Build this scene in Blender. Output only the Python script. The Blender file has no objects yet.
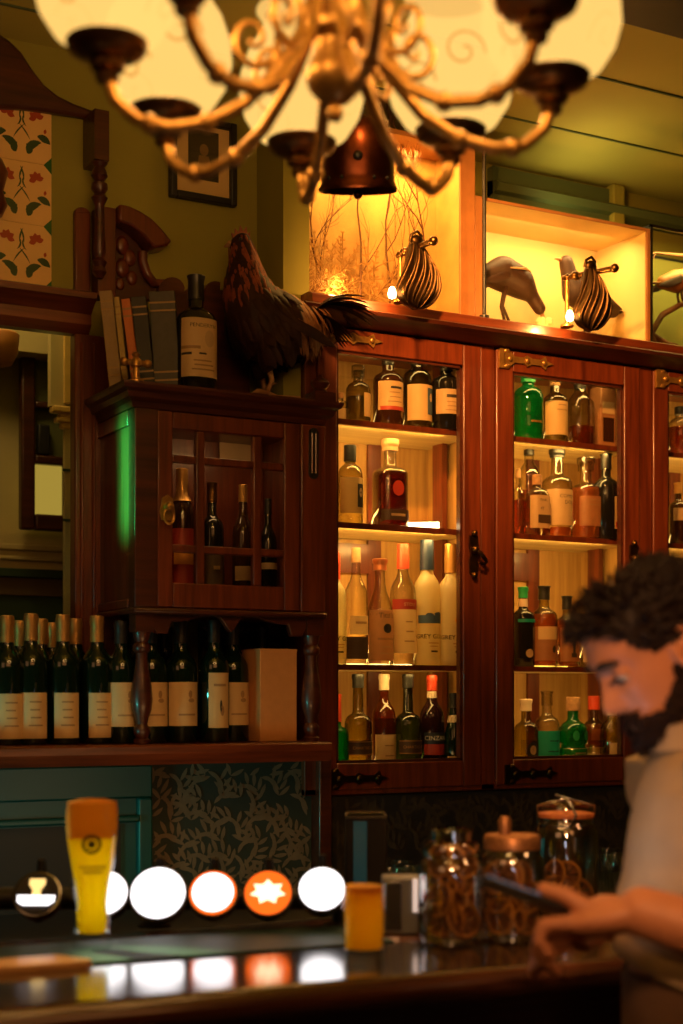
import bpy, math, random
from math import sin, cos, pi, radians, sqrt, exp
from mathutils import Vector, Matrix, noise as mnoise
random.seed(7)
SC = bpy.context.scene
COL = SC.collection
# ------------------------------------------------------------------ camera frame
F = 1500.0; TH = math.atan(0.5435); CX = 341.5; HY = 698.0; EYE = 1.5
ST, CT = sin(TH), cos(TH)
def tY(px, Y): return Y / (CT - (px - CX) / F * ST)
def XW(px, Y):
    u = (px - CX) / F
    return Y * (ST + u * CT) / (CT - u * ST)
def ZW(py, px, Y): return EYE + (HY - py) / F * tY(px, Y)
def PW(px, py, Y): return Vector((XW(px, Y), Y, ZW(py, px, Y)))
def PT(px, py, t):
    u = (px - CX) / F
    return Vector((t * (ST + u * CT), t * (CT - u * ST), EYE + (HY - py) / F * t))
def PZ(px, py, z):                     # point of the picture at height z
    return PT(px, py, (EYE - z) * F / (py - HY))

# ------------------------------------------------------------------ mesh builder
class MB:
    def __init__(s): s.v = []; s.f = []; s.m = []; s.mi = 0
    def add(s, vs, fs):
        o = len(s.v); s.v += [Vector(v) for v in vs]
        for f in fs: s.f.append([i + o for i in f]); s.m.append(s.mi)
        return s
    def box(s, x0, x1, y0, y1, z0, z1):
        vs = [(x, y, z) for x in (x0, x1) for y in (y0, y1) for z in (z0, z1)]
        return s.add(vs, [(0,1,3,2),(4,6,7,5),(0,4,5,1),(2,3,7,6),(0,2,6,4),(1,5,7,3)])
    def obox(s, c, ax, ay, az):        # oriented box: centre and three half vectors
        c, ax, ay, az = map(Vector, (c, ax, ay, az))
        vs = [c + i*ax + j*ay + k*az for i in (-1,1) for j in (-1,1) for k in (-1,1)]
        return s.add(vs, [(0,1,3,2),(4,6,7,5),(0,4,5,1),(2,3,7,6),(0,2,6,4),(1,5,7,3)])
    def rings(s, rings, close0=True, close1=True, loop=False):
        n = len(rings[0]); vs = [p for r in rings for p in r]; fs = []
        m = len(rings)
        for i in range(m if loop else m - 1):
            for j in range(n):
                a, b = i*n + j, i*n + (j+1) % n
                c, d = ((i+1) % m)*n + (j+1) % n, ((i+1) % m)*n + j
                fs.append((a, b, c, d))
        if not loop:
            if close0: fs.append(tuple(reversed(range(n))))
            if close1: fs.append(tuple((m-1)*n + j for j in range(n)))
        return s.add(vs, fs)
    def lathe(s, prof, n=24, c=(0,0,0), sq=2.0, sy=1.0, close0=True, close1=True, axis=None, nfun=None):
        c = Vector(c); rs = []
        R = max(r for r, z in prof)
        M = Vector((0,0,1)).rotation_difference(Vector(axis)).to_matrix() if axis is not None else None
        for r, z in prof:
            e = sq if r > 0.8*R else 2.0
            ring = []
            for j in range(n):
                a = 2*pi*j/n; ca, sa = cos(a), sin(a)
                k = 1.0 / (abs(ca)**e + abs(sa)**e)**(1/e)
                p = Vector((r*ca*k, r*sa*k*(sy if r > 0.5*R else 1), z))
                if M is not None: p = M @ p
                ring.append(c + p)
            rs.append(ring)
        return s.rings(rs, close0, close1)
    def tube(s, pts, rad, n=8, loop=False, flat=1.0):
        pts = [Vector(p) for p in pts]; m = len(pts)
        if not hasattr(rad, '__len__'): rad = [rad]*m
        rs = []; up = None
        for i, p in enumerate(pts):
            a = pts[i-1] if (i > 0 or loop) else p
            b = pts[(i+1) % m] if (i < m-1 or loop) else p
            d = (b - a)
            if d.length < 1e-9: d = Vector((0,0,1))
            d.normalize()
            if up is None:
                up = Vector((0,0,1)) if abs(d.z) < .9 else Vector((1,0,0))
            x = up.cross(d)
            if x.length < 1e-6: x = Vector((1,0,0)).cross(d)
            x.normalize(); up = d.cross(x).normalized()
            rs.append([p + rad[i]*(cos(2*pi*j/n)*x + flat*sin(2*pi*j/n)*up) for j in range(n)])
        return s.rings(rs, loop=loop)
    def prism(s, poly, y0, y1, plane='xz'):
        n = len(poly)
        def P(a, b, y): return (a, y, b) if plane == 'xz' else ((y, a, b) if plane == 'yz' else (a, b, y))
        vs = [P(a, b, y0) for a, b in poly] + [P(a, b, y1) for a, b in poly]
        fs = [tuple(range(n)), tuple(reversed(range(n, 2*n)))]
        fs += [(j, (j+1) % n, n + (j+1) % n, n + j) for j in range(n)]
        return s.add(vs, fs)
    def poly(s, pts): return s.add(pts, [tuple(range(len(pts)))])
    def sphere(s, c, r, n=16, m=10, sc=(1,1,1), M=None):
        c = Vector(c); rs = []
        for i in range(m+1):
            a = -pi/2 + pi*i/m
            rr = max(cos(a), 0.02)
            ring = []
            for j in range(n):
                p = Vector((r*rr*cos(2*pi*j/n)*sc[0], r*rr*sin(2*pi*j/n)*sc[1], r*sin(a)*sc[2]))
                if M is not None: p = M @ p
                ring.append(c + p)
            rs.append(ring)
        return s.rings(rs)
    def xform(s, M, start=0):
        for i in range(start, len(s.v)): s.v[i] = M @ s.v[i]
        return s
    def mesh(s, name):
        me = bpy.data.meshes.new(name)
        me.from_pydata([tuple(v) for v in s.v], [], s.f)
        me.polygons.foreach_set('material_index', s.m)
        me.update()
        return me
    def build(s, name, mats, parent=None, smooth=35, bevel=0, world=False, fix=True):
        me = s.mesh(name)
        if fix:
            import bmesh
            bm = bmesh.new(); bm.from_mesh(me); bmesh.ops.recalc_face_normals(bm, faces=bm.faces); bm.to_mesh(me); bm.free()
        return link(name, me, mats, parent, smooth, bevel, world)
def link(name, me, mats, parent=None, smooth=35, bevel=0, world=False):
    if not isinstance(mats, (list, tuple)): mats = [mats]
    for m in mats: me.materials.append(m)
    if smooth:
        me.polygons.foreach_set('use_smooth', [True]*len(me.polygons))
        if smooth < 180: me.set_sharp_from_angle(angle=radians(smooth))
    o = bpy.data.objects.new(name, me); COL.objects.link(o)
    if parent is not None:
        o.parent = parent
        if world: me.transform(Matrix.Translation(-root_loc(parent)))
    if bevel:
        b = o.modifiers.new('edge', 'BEVEL'); b.width = bevel; b.segments = 2; b.limit_method = 'ANGLE'; b.angle_limit = radians(40)
    return o
def root_loc(o):
    l = Vector(o.location)
    while o.parent: o = o.parent; l += Vector(o.location)
    return l
def tag(o, label=None, cat=None, group=None, kind=None):
    if label: o['label'] = label
    if cat: o['category'] = cat
    if group: o['group'] = group
    if kind: o['kind'] = kind
    return o
def thing(name, label, cat, loc=(0,0,0), rz=0, group=None):
    o = bpy.data.objects.new(name, None); COL.objects.link(o)
    o.empty_display_size = .05; o.location = loc; o.rotation_euler = (0,0,rz)
    return tag(o, label, cat, group)
def struct(o): o['kind'] = 'structure'; return o
def copy_tree(o, parent=None):
    c = o.copy(); COL.objects.link(c); c.parent = parent
    for ch in [x for x in o.children]: copy_tree(ch, c)
    return c

# ------------------------------------------------------------------ materials
def newmat(name):
    m = bpy.data.materials.new(name); m.use_nodes = True
    nt = m.node_tree; nt.nodes.clear()
    out = nt.nodes.new('ShaderNodeOutputMaterial')
    return m, nt, out
def N(nt, t, **kw):
    n = nt.nodes.new(t)
    for k, v in kw.items():
        if k in n.inputs.keys(): n.inputs[k].default_value = v
        else: setattr(n, k, v)
    return n
def C4(c): return (c[0], c[1], c[2], 1)
def P(name, col, rough=.5, metal=0, noise=.0, scale=20, col2=None, stretch=(1,1,1), coat=0, emit=None, estr=0, spec=.5, bump=0, trans=0):
    m, nt, out = newmat(name)
    b = N(nt, 'ShaderNodeBsdfPrincipled'); b.inputs['Roughness'].default_value = rough; b.inputs['Metallic'].default_value = metal
    b.inputs['Specular IOR Level'].default_value = spec
    b.inputs['Coat Weight'].default_value = coat; b.inputs['Coat Roughness'].default_value = .15
    b.inputs['Base Color'].default_value = C4(col)
    if col2 or noise or bump:
        tc = N(nt, 'ShaderNodeTexCoord'); mp = N(nt, 'ShaderNodeMapping'); mp.inputs['Scale'].default_value = stretch
        nz = N(nt, 'ShaderNodeTexNoise', Scale=scale, Detail=5.0, Roughness=.6)
        nt.links.new(tc.outputs['Object'], mp.inputs['Vector']); nt.links.new(mp.outputs['Vector'], nz.inputs['Vector'])
        c2 = col2 or tuple(x*(1-noise) for x in col)
        rp = N(nt, 'ShaderNodeValToRGB'); rp.color_ramp.elements[0].position = .3; rp.color_ramp.elements[1].position = .7
        rp.color_ramp.elements[0].color = C4(c2); rp.color_ramp.elements[1].color = C4(col)
        nt.links.new(nz.outputs['Fac'], rp.inputs['Fac']); nt.links.new(rp.outputs['Color'], b.inputs['Base Color'])
        if bump:
            bp = N(nt, 'ShaderNodeBump', Strength=bump, Distance=.01)
            nt.links.new(nz.outputs['Fac'], bp.inputs['Height']); nt.links.new(bp.outputs['Normal'], b.inputs['Normal'])
    if emit:
        b.inputs['Emission Color'].default_value = C4(emit); b.inputs['Emission Strength'].default_value = estr
    if trans:
        t = N(nt, 'ShaderNodeBsdfTranslucent'); t.inputs['Color'].default_value = C4(col)
        mx = N(nt, 'ShaderNodeMixShader', Fac=trans)
        nt.links.new(b.outputs[0], mx.inputs[1]); nt.links.new(t.outputs[0], mx.inputs[2]); nt.links.new(mx.outputs[0], out.inputs['Surface'])
    else:
        nt.links.new(b.outputs[0], out.inputs['Surface'])
    return m
def glass(name, tint, edge, gloss=.12, rough=.02, frost=0, frostcol=None):
    m, nt, out = newmat(name)
    lw = N(nt, 'ShaderNodeLayerWeight', Blend=.45)
    mx = N(nt, 'ShaderNodeMix', data_type='RGBA'); mx.inputs[6].default_value = C4(tint); mx.inputs[7].default_value = C4(edge)
    nt.links.new(lw.outputs['Facing'], mx.inputs[0])
    tr = N(nt, 'ShaderNodeBsdfTransparent'); nt.links.new(mx.outputs[2], tr.inputs['Color'])
    gl = N(nt, 'ShaderNodeBsdfGlossy', Roughness=rough); gl.inputs['Color'].default_value = (1,1,1,1)
    fr = N(nt, 'ShaderNodeFresnel', IOR=1.45)
    ad = N(nt, 'ShaderNodeMath', operation='MULTIPLY_ADD'); ad.inputs[1].default_value = 1.0; ad.inputs[2].default_value = gloss*.25
    nt.links.new(fr.outputs[0], ad.inputs[0])
    ge = N(nt, 'ShaderNodeNewGeometry'); iv = N(nt, 'ShaderNodeMath', operation='SUBTRACT'); iv.inputs[0].default_value = 1.0
    nt.links.new(ge.outputs['Backfacing'], iv.inputs[1])
    mu = N(nt, 'ShaderNodeMath', operation='MULTIPLY'); nt.links.new(ad.outputs[0], mu.inputs[0]); nt.links.new(iv.outputs[0], mu.inputs[1])
    ms = N(nt, 'ShaderNodeMixShader'); nt.links.new(mu.outputs[0], ms.inputs[0])
    nt.links.new(tr.outputs[0], ms.inputs[1]); nt.links.new(gl.outputs[0], ms.inputs[2])
    last = ms
    if frost:
        t = N(nt, 'ShaderNodeBsdfTranslucent'); t.inputs['Color'].default_value = C4(frostcol or tint)
        d = N(nt, 'ShaderNodeBsdfDiffuse'); d.inputs['Color'].default_value = C4(frostcol or tint)
        td = N(nt, 'ShaderNodeMixShader', Fac=.4); nt.links.new(t.outputs[0], td.inputs[1]); nt.links.new(d.outputs[0], td.inputs[2])
        m2 = N(nt, 'ShaderNodeMixShader', Fac=frost); nt.links.new(ms.outputs[0], m2.inputs[1]); nt.links.new(td.outputs[0], m2.inputs[2]); last = m2
    nt.links.new(last.outputs[0], out.inputs['Surface'])
    return m
def emis(name, col, s, through=0):
    m, nt, out = newmat(name)
    e = N(nt, 'ShaderNodeEmission', Strength=s); e.inputs['Color'].default_value = C4(col)
    if through:
        t = N(nt, 'ShaderNodeBsdfTransparent'); mx = N(nt, 'ShaderNodeMixShader', Fac=through)
        nt.links.new(e.outputs[0], mx.inputs[1]); nt.links.new(t.outputs[0], mx.inputs[2]); nt.links.new(mx.outputs[0], out.inputs['Surface'])
    else: nt.links.new(e.outputs[0], out.inputs['Surface'])
    return m
def wood(name, a, b, rough=.38, axis='z', coat=.3, scale=6):
    st = {'z': (9,9,.6), 'x': (.6,9,9), 'y': (9,.6,9)}[axis]
    return P(name, b, rough, 0, col2=a, scale=scale, stretch=st, coat=coat, bump=.06)
M = {}
M['wood'] = wood('mahogany upright grain', (.06,.010,.003), (.175,.034,.009))
M['woodx'] = wood('mahogany level grain', (.065,.011,.003), (.19,.04,.011), axis='x')
M['wooddark'] = wood('dark mahogany', (.03,.006,.003), (.085,.018,.006), axis='x')
M['woodin'] = wood('pale cabinet lining', (.30,.15,.035), (.5,.28,.075), rough=.6, coat=0)
M['woodshelf'] = wood('shelf timber', (.34,.22,.07), (.52,.36,.13), axis='x', rough=.5, coat=0)
M['wall'] = P('olive wall paint', (.27,.245,.035), .75, noise=.12, scale=4)
M['wallshade'] = P('dark green trim and wall shade', (.07,.10,.035), .7, noise=.1, scale=4)
M['ceil'] = P('yellow green ceiling paint', (.46,.41,.09), .8, noise=.12, scale=2)
M['black'] = P('black metal', (.012,.011,.01), .4)
M['brass'] = P('aged brass', (.6,.32,.08), .34, .75, noise=.45, scale=60)
M['brassd'] = P('dark brass', (.2,.10,.03), .35, 1, noise=.4, scale=60)
M['copper'] = P('dark copper', (.16,.045,.02), .3, 1, noise=.5, scale=25)
M['bronze'] = P('blackened bronze', (.09,.05,.02), .38, 1, noise=.4, scale=40)
M['cream'] = P('cream paper', (.74,.5,.23), .6, noise=.08, scale=30, trans=.25)
M['tan'] = P('tan paper', (.6,.4,.2), .6, noise=.12, scale=30, trans=.2)
M['ink'] = P('dark ink', (.03,.022,.018), .6)
M['inkb'] = P('brown ink', (.36,.2,.085), .6)
M['bookt'] = P('tan book cloth', (.3,.2,.09), .7, noise=.2, scale=50)
M['booky'] = P('yellow book cloth', (.42,.3,.09), .7, noise=.2, scale=50)
M['booko'] = P('orange book cloth', (.55,.16,.04), .65, noise=.2, scale=50)
M['bookb'] = P('black book cloth', (.018,.017,.015), .6, noise=.2, scale=50)
M['bookg'] = P('charcoal book cloth', (.06,.055,.045), .6, noise=.25, scale=50)
M['pages'] = P('book pages', (.55,.42,.25), .8, noise=.2, scale=90)
M['teal'] = P('dark teal paint', (.002,.062,.06), .45, noise=.15, scale=6)
M['paperdark'] = P('leaf wallpaper ground', (.016,.03,.024), .7, noise=.2, scale=20)
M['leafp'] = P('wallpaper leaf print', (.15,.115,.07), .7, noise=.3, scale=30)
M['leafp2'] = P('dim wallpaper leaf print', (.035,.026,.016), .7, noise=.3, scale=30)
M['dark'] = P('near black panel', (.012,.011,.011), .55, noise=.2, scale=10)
M['green_glass'] = P('dark green bottle glass', (.003,.010,.005), .07, spec=.7)
M['black_glass'] = P('black bottle glass', (.008,.007,.006), .08, spec=.6)
M['brown_glass'] = P('brown bottle glass', (.035,.012,.004), .08, spec=.6)
M['red_glass'] = P('red black vermouth glass', (.02,.005,.006), .1, spec=.5)
M['clear'] = glass('clear bottle glass', (.93,.92,.86), (.35,.33,.25))
M['olive'] = glass('olive tinted glass', (.72,.68,.42), (.2,.19,.08))
M['yellowg'] = glass('yellow green glass', (.66,.62,.12), (.2,.2,.03))
M['chartg'] = glass('green liqueur glass', (.28,.42,.08), (.05,.09,.02))
M['emerald'] = glass('emerald glass', (.02,.5,.14), (.005,.13,.04), frost=.25, frostcol=(.01,.45,.13))
M['frost'] = glass('frosted glass', (.9,.85,.6), (.6,.52,.3), frost=.75, frostcol=(.85,.74,.42), rough=.3)
M['amberl'] = glass('amber liquid', (.62,.2,.025), (.3,.07,.01), frost=.15, frostcol=(.5,.13,.02))
M['redl'] = glass('deep red whiskey', (.36,.055,.012), (.13,.015,.005), frost=.15, frostcol=(.3,.04,.01))
M['pinkl'] = glass('copper pink liquid', (.8,.36,.12), (.5,.17,.05), frost=.3, frostcol=(.75,.3,.1))
M['pane'] = glass('thin window glass', (.97,.97,.94), (.9,.9,.85), gloss=.0, rough=.01)
M['cork'] = P('cork', (.4,.2,.08), .8, noise=.4, scale=90)
M['goldfoil'] = P('gold bottle foil', (.62,.33,.09), .38, .75, noise=.2, scale=40)
M['redcap'] = P('red cap', (.5,.05,.02), .35)
M['coppercap'] = P('copper cap', (.55,.18,.07), .3, .8)
M['navycap'] = P('navy cap', (.015,.025,.05), .35)
M['navyglow'] = P('blue print', (.05,.09,.15), .6)
M['orangeprint'] = P('orange print', (.8,.32,.03), .6, trans=.2)
M['blackcap'] = P('black cap', (.012,.011,.01), .35)
M['whitecap'] = P('pale foil', (.65,.5,.35), .4)
M['greencap'] = P('green cap', (.02,.3,.09), .4)
M['darklabel'] = P('dark printed label', (.06,.03,.015), .5)
M['redlabel'] = P('red printed label', (.4,.035,.02), .5)
M['teallabel'] = P('teal printed label', (.01,.3,.22), .5, trans=.2)
M['brownlabel'] = P('copper brown label', (.42,.19,.08), .5, noise=.2, scale=60, trans=.25)
M['white'] = P('white print', (.85,.8,.7), .6)
M['grey'] = P('grey plastic', (.18,.19,.19), .45)
M['led'] = emis('warm light strip', (1,.62,.2), 9)
M['ledw'] = emis('pale light bar', (1,.72,.4), 9)
# ------------------------------------------------------------------ camera
cam = bpy.data.cameras.new('camera'); co = bpy.data.objects.new('camera', cam); COL.objects.link(co)
co.location = (0,0,EYE); co.rotation_euler = (pi/2, 0, -TH)
cam.sensor_fit = 'VERTICAL'; cam.sensor_height = 36; cam.sensor_width = 24
cam.lens = F/1024*36; cam.shift_y = (HY-512)/1024; cam.clip_start = .05
cam.dof.use_dof = True; cam.dof.focus_distance = 3.75; cam.dof.aperture_fstop = 2.3
SC.camera = co
SC.view_settings.view_transform = 'Standard'; SC.view_settings.look = 'None'; SC.view_settings.exposure = 0.0
SC.cycles.transparent_max_bounces = 40; SC.cycles.max_bounces = 10; SC.cycles.sample_clamp_indirect = 4
SC.cycles.caustics_reflective = False; SC.cycles.caustics_refractive = False
w = bpy.data.worlds.new('world'); SC.world = w; w.use_nodes = True
w.node_tree.nodes['Background'].inputs[0].default_value = (.5,.35,.15,1); w.node_tree.nodes['Background'].inputs[1].default_value = .02
def lamp(name, typ, loc, energy, col, size=.05, target=None, sy=None, spot=None, spread=None, blend=.3):
    l = bpy.data.lights.new(name, typ); l.energy = energy; l.color = col
    if typ == 'AREA':
        l.size = size
        if sy: l.shape = 'RECTANGLE'; l.size_y = sy
        if spread: l.spread = radians(spread)
    else: l.shadow_soft_size = size
    if spot: l.spot_size = radians(spot); l.spot_blend = blend
    o = bpy.data.objects.new(name, l); COL.objects.link(o); o.location = loc
    if target is not None: o.rotation_euler = (Vector(target)-Vector(loc)).to_track_quat('-Z','Y').to_euler()
    return o
# ------------------------------------------------------------------ room shell
YW = 3.62; YL = 3.47; ZC = 3.05
XL, XR, YB = -2.2, 5.2, -2.6
ox0, ox1, oz0, oz1 = .30, XW(78, YL), 1.36, ZW(318, 40, YL)
mb = MB()
mb.box(XL, ox0, YL, YL+.05, 0, ZC).box(ox1, 1.688, YL, YL+.05, 0, ZC).box(ox0, ox1, YL, YL+.05, oz1, ZC).box(ox0, ox1, YL, YL+.05, 0, oz0)
struct(mb.build('wall_left_back', M['wall']))
mb = MB(); mb.box(1.655, 1.688, YL+.05, YW+.12, 0, ZC).box(1.688, XR, YW, YW+.12, 0, ZC)
struct(mb.build('wall_back', M['wall']))
struct(MB().box(XL-.1, XL, YB, YW+1.2, 0, ZC).build('wall_left', M['wall']))
struct(MB().box(XR, XR+.1, YB, YW+1.2, 0, ZC).build('wall_right', M['wall']))
struct(MB().box(XL, XR, YB-.1, YB, 0, ZC).build('wall_front', M['wall']))
struct(MB().box(XL, XR, YB, YW+1.2, ZC, ZC+.1).build('ceiling', M['ceil']))
M['floor'] = wood('floorboards', (.05,.025,.012), (.1,.05,.024), axis='x')
struct(MB().box(XL, XR, YB, YW+1.2, -.1, 0).build('floor', M['floor']))
# frieze above the display cases: wall shadow painted as a dark green panel, picture rail, pilaster strip
zf0 = 2.72
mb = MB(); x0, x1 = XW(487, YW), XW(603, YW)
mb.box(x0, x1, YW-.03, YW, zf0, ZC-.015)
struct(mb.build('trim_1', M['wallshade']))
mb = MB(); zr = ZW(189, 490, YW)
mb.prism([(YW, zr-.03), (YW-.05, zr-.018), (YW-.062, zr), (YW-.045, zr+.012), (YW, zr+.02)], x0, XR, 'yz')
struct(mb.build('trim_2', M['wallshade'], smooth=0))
xa, xb = XW(603, YW), XW(615, YW)
struct(MB().box(xa, xb, YW-.05, YW, 1.0, ZC-.002).build('trim_3', M['wall'], bevel=.006))
# cracks of the boarded ceiling
mb = MB()
for y_ in (2.98, 3.3): mb.box(XL+.01, XR-.01, y_-.003, y_+.003, ZC-.004, ZC+.001)
struct(mb.build('trim_4', M['wallshade']))
struct(MB().box(XW(590, 2.62), XR, 2.25, 2.62, ZC-.06, ZC-.001).build('trim_5', P('dark ceiling beam paint', (.012,.012,.01), .6), bevel=.01))
struct(MB().box(1.6885, 1.712, 3.318, 3.60, 2.501, ZC-.001).build('wall_return_upper', M['wall']))
struct(MB().box(1.640, 1.6885, 3.318, YL+.001, 2.215, ZC-.001).build('wall_return', M['wall']))
# dado moulding on the green wall beside the display cabinet
zd = ZW(309, 300, YL)
mb = MB(); mb.prism([(YL, zd-.04), (YL-.02, zd-.035), (YL-.03, zd), (YL-.045, zd+.012), (YL-.045, zd+.024), (YL, zd+.03)], 1.52, 1.639, 'yz')
struct(mb.build('trim_6', M['wall'], smooth=0))

# ------------------------------------------------------------------ back room seen through the opening
YR = 4.5
M['pale'] = P('pale plaster', (.55,.46,.22), .75, noise=.1, scale=5)
M['gold'] = P('gilded plaster', (.75,.5,.15), .5, noise=.15, scale=30)
zb1 = ZW(535, 30, YR); 
mb = MB(); mb.box(XL, 2.4, YR, YR+.1, zb1, ZC); struct(mb.build('wall_rear_room', M['pale']))
M['dado'] = P('dark green dado', (.02,.05,.025), .6)
struct(MB().box(XL, 2.4, YR-.01, YR+.1, 0, ZW(596, 30, YR)).build('wall_dado', M['dado']))
mb = MB()
def zz(y): return ZW(y, 30, YR)
mb.box(XL, 2.4, YR-.03, YR+.1, zz(570), zb1); mb.mi = 1
mb.box(XL, 2.4, YR-.04, YR+.1, zz(578), zz(570)); mb.mi = 2
mb.box(XL, 2.4, YR-.02, YR+.1, zz(596), zz(578))
struct(mb.build('trim_7', [M['pale'], M['dado'], P('brown dado band', (.10,.06,.025), .6)]))
mb = MB(); mb.box(XL, 2.4, YR-.045, YR-.03, zz(552), zz(546)).box(XL, 2.4, YR-.045, YR-.03, zz(562), zz(558))
struct(mb.build('trim_8', M['pale'], bevel=.004))
mb = MB(); mb.box(ox0, ox1+.3, YR-.2, YR-.1, ZW(352, 30, YR-.2), ZC); struct(mb.build('trim_9', M['pale']))
# gilded pilaster with a moulded capital
YP = 4.05
px0, px1 = XW(61, YP), XW(75, YP)+.12
zcap = ZW(418, 65, YP)
mb = MB(); zs = [1.0, ZW(520, 66, YP), ZW(470, 66, YP), zcap-.02]
mb.box(px0+.012, px1, YP, YP+.02, .0, zcap)
struct(mb.build('column_shaft', M['pale']))
mb = MB()
for i, (d, a, b) in enumerate(((.012,-.03,-.014),(.028,-.014,.0),(.018,0,.012),(.04,.012,.03))):
    mb.box(px0+.012-d, px1, YP-d*.5, YP+.02, zcap+a, zcap+b)
struct(mb.build('column_capital', M['gold'], bevel=.004))
struct(MB().box(XW(50, YP), px1, YP-.008, YP+.02, zcap+.03, 2.65).build('column_pier', M['pale']))
struct(MB().box(XW(66, YP-.03), px1, YP-.02, YP-.008, zcap+.04, 2.65).build('trim_10', M['gold']))
mb = MB()
for y in (470, 520): mb.box(px0+.005, px1, YP-.006, YP, ZW(y+1.5, 66, YP), ZW(y-1, 66, YP))
struct(mb.build('trim_11', M['dado']))
# dark framed niche window of the back room
YN = 4.38
wn = thing('window_1', None, None, (XW(40, YN), YN, ZW(528, 40, YN))); wn['kind'] = 'structure'
del_keys = [k for k in ('label', 'category') if k in wn.keys()]
def zn(y): return ZW(y, 40, YN)
mb = MB()
mb.box(XW(21,YN), XW(35,YN), YN-.006, YN+.03, zn(530), zn(346)).box(XW(35,YN), XW(75,YN), YN-.006, YN+.03, zn(530), zn(514))
mb.box(XW(35,YN), XW(75,YN), YN-.004, YN+.03, zn(464), zn(455)).box(XW(35,YN), XW(75,YN), YN-.004, YN+.03, zn(408), zn(401))
mb.build('window_frame', M['wooddark'], wn, bevel=.006, world=True)
MB().box(XW(35,YN), XW(64,YN), YN+.02, YN+.03, zn(514), zn(464)).build('lit_pane', emis('yellow lit pane', (1,.68,.10), .36), wn, world=True)
MB().box(XW(35,YN), XW(75,YN), YN+.03, YN+.04, zn(464), zn(346)).build('dim_pane', P('dim green pane', (.12,.13,.05), .3), wn, world=True)
o = MB().box(XW(43,YN-.05), XW(55,YN-.05), YN-.005, YN+.015, zn(455)+.001, zn(424)).build('dark_box', M['dark'], bevel=.005)
tag(o, 'small dark box on the ledge of the rear room window frame', 'box')
mb = MB(); c = PW(-1, 346, 4.0)
mb.lathe([(.0,-.06),(.035,-.05),(.05,-.02),(.055,.03),(.05,.035)], 18, c)
o = mb.build('wall_lamp_shade', P('amber shade', (.5,.2,.05), .5), smooth=60); tag(o, 'orange brown curved lampshade at the left picture edge inside the opening', 'lamp')

# ------------------------------------------------------------------ back bar: beam, post, pediment, tiles
YBk = 3.43
bb = thing('back_bar', 'dark red mahogany back bar frame with curved pediment above the wine shelf', 'bar', (1.0, YBk, 1.395))
zt, zbm = ZW(285, 10, YBk), ZW(325, 10, YBk)
xP0, xP1 = XW(75, YBk), XW(100, YBk)
mb = MB(); prof = [(YL-.001, zbm), (YBk+.01, zbm), (YBk-.01, zbm+.02), (YBk-.01, zbm+.045), (YBk-.035, zbm+.065), (YBk-.05, zt-.02), (YBk-.05, zt-.006), (YBk-.035, zt), (YL-.001, zt)]
mb.prism(prof, -.3, XW(97, YBk-.05), 'yz'); mb.build('beam', M['woodx'], bb, world=True, smooth=20)
ztp = ZW(206, 95, YBk)
mb = MB(); mb.box(xP0, XW(122, YBk), YBk, YL-.001, 1.396, zbm)
mb.box(xP0+.012, xP0+.02, YBk-.008, YBk, 1.43, zbm-.02).box(xP1-.02, xP1-.012, YBk-.008, YBk, 1.43, zbm-.02)
mb.build('post', M['wood'], bb, world=True, bevel=.004)
# upper post with rounded head
xq0, xq1 = XW(78, YBk), XW(115, YBk)
mb = MB(); mb.box(xq0, xq0+(xq1-xq0)*.42, YBk+.02, YL-.001, zt, ztp-.012)
for k in range(1):
    pts = [(xq0 + (xq1-xq0)*.42*(.5-.5*cos(a)), ztp-.014+.014*sin(a)) for a in [pi*i/10 for i in range(11)]]
    mb.prism(pts, YBk+.02, YL-.001)
mb.box(xq0+(xq1-xq0)*.5, xq1, YBk-.01, YL-.001, zt, ztp)
mb.build('upper_post', M['wood'], bb, world=True, bevel=.006)
# scrolled bracket: quarter pediment moulding with dark carved infill
def q(px, py): p = PW(px, py, YBk); return (p.x, p.z)
arc = [(115,207),(125,209),(136,214),(147,221),(157,231),(165,241),(168,244)]
arc2 = [(163,249),(150,251),(146,246),(138,237),(128,229),(115,224)]
mb = MB(); mb.prism([q(*p) for p in arc+arc2], YBk-.03, YL-.001); mb.build('pediment_moulding', M['wood'], bb, world=True, bevel=.006)
mb = MB(); mb.prism([q(*p) for p in [(115,222),(128,229),(140,240),(147,250),(145,262),(150,275),(158,284),(163,283),(164,292),(168,298),(115,300)]], YBk+.02, YL-.001)
mb.build('carved_infill', M['wooddark'], bb, world=True, bevel=.004)
mb = MB(); mb.tube([PW(x,y,YBk+.012) for x,y in [(143,252),(143,262),(147,274),(154,283),(161,283),(163,290)]], .012, 8)
for x,y,r in ((122,245,.018),(130,258,.016),(122,268,.018),(132,278,.014),(120,284,.012)): mb.sphere(PW(x,y,YBk+.018), r, 10, 6, (1,.5,1.3))
mb.build('carving', M['wood'], bb, world=True, smooth=60)
# scalloped crest board behind the bottle and cockerel
mb = MB(); pts = []
for cx_, cy_, r in ((172,290,13),(193,297,10),(215,292,11),(236,297,12)):
    pts += [q(cx_ - r*cos(a), cy_ - r*sin(a)) for a in [pi*(i+.5)/9 for i in range(9)]]
pts = [q(160,400)] + pts + [q(250,400)]
mb.prism(pts, YBk+.0, YL-.001); mb.build('crest_board', M['wooddark'], bb, world=True, bevel=.005)
# drooping curved top board
top = [(-60,28),(0,30),(12,38),(24,50),(34,66),(46,82),(60,93),(76,101),(92,107),(108,112)]
bot = [(108,119),(92,116),(76,113),(60,111),(40,108),(20,106),(0,105),(-60,104)]
mb = MB(); mb.prism([q(*p) for p in top+bot], YBk+.012, YL-.001); mb.build('curved_top_board', M['wooddark'], bb, world=True, bevel=.008)
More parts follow.
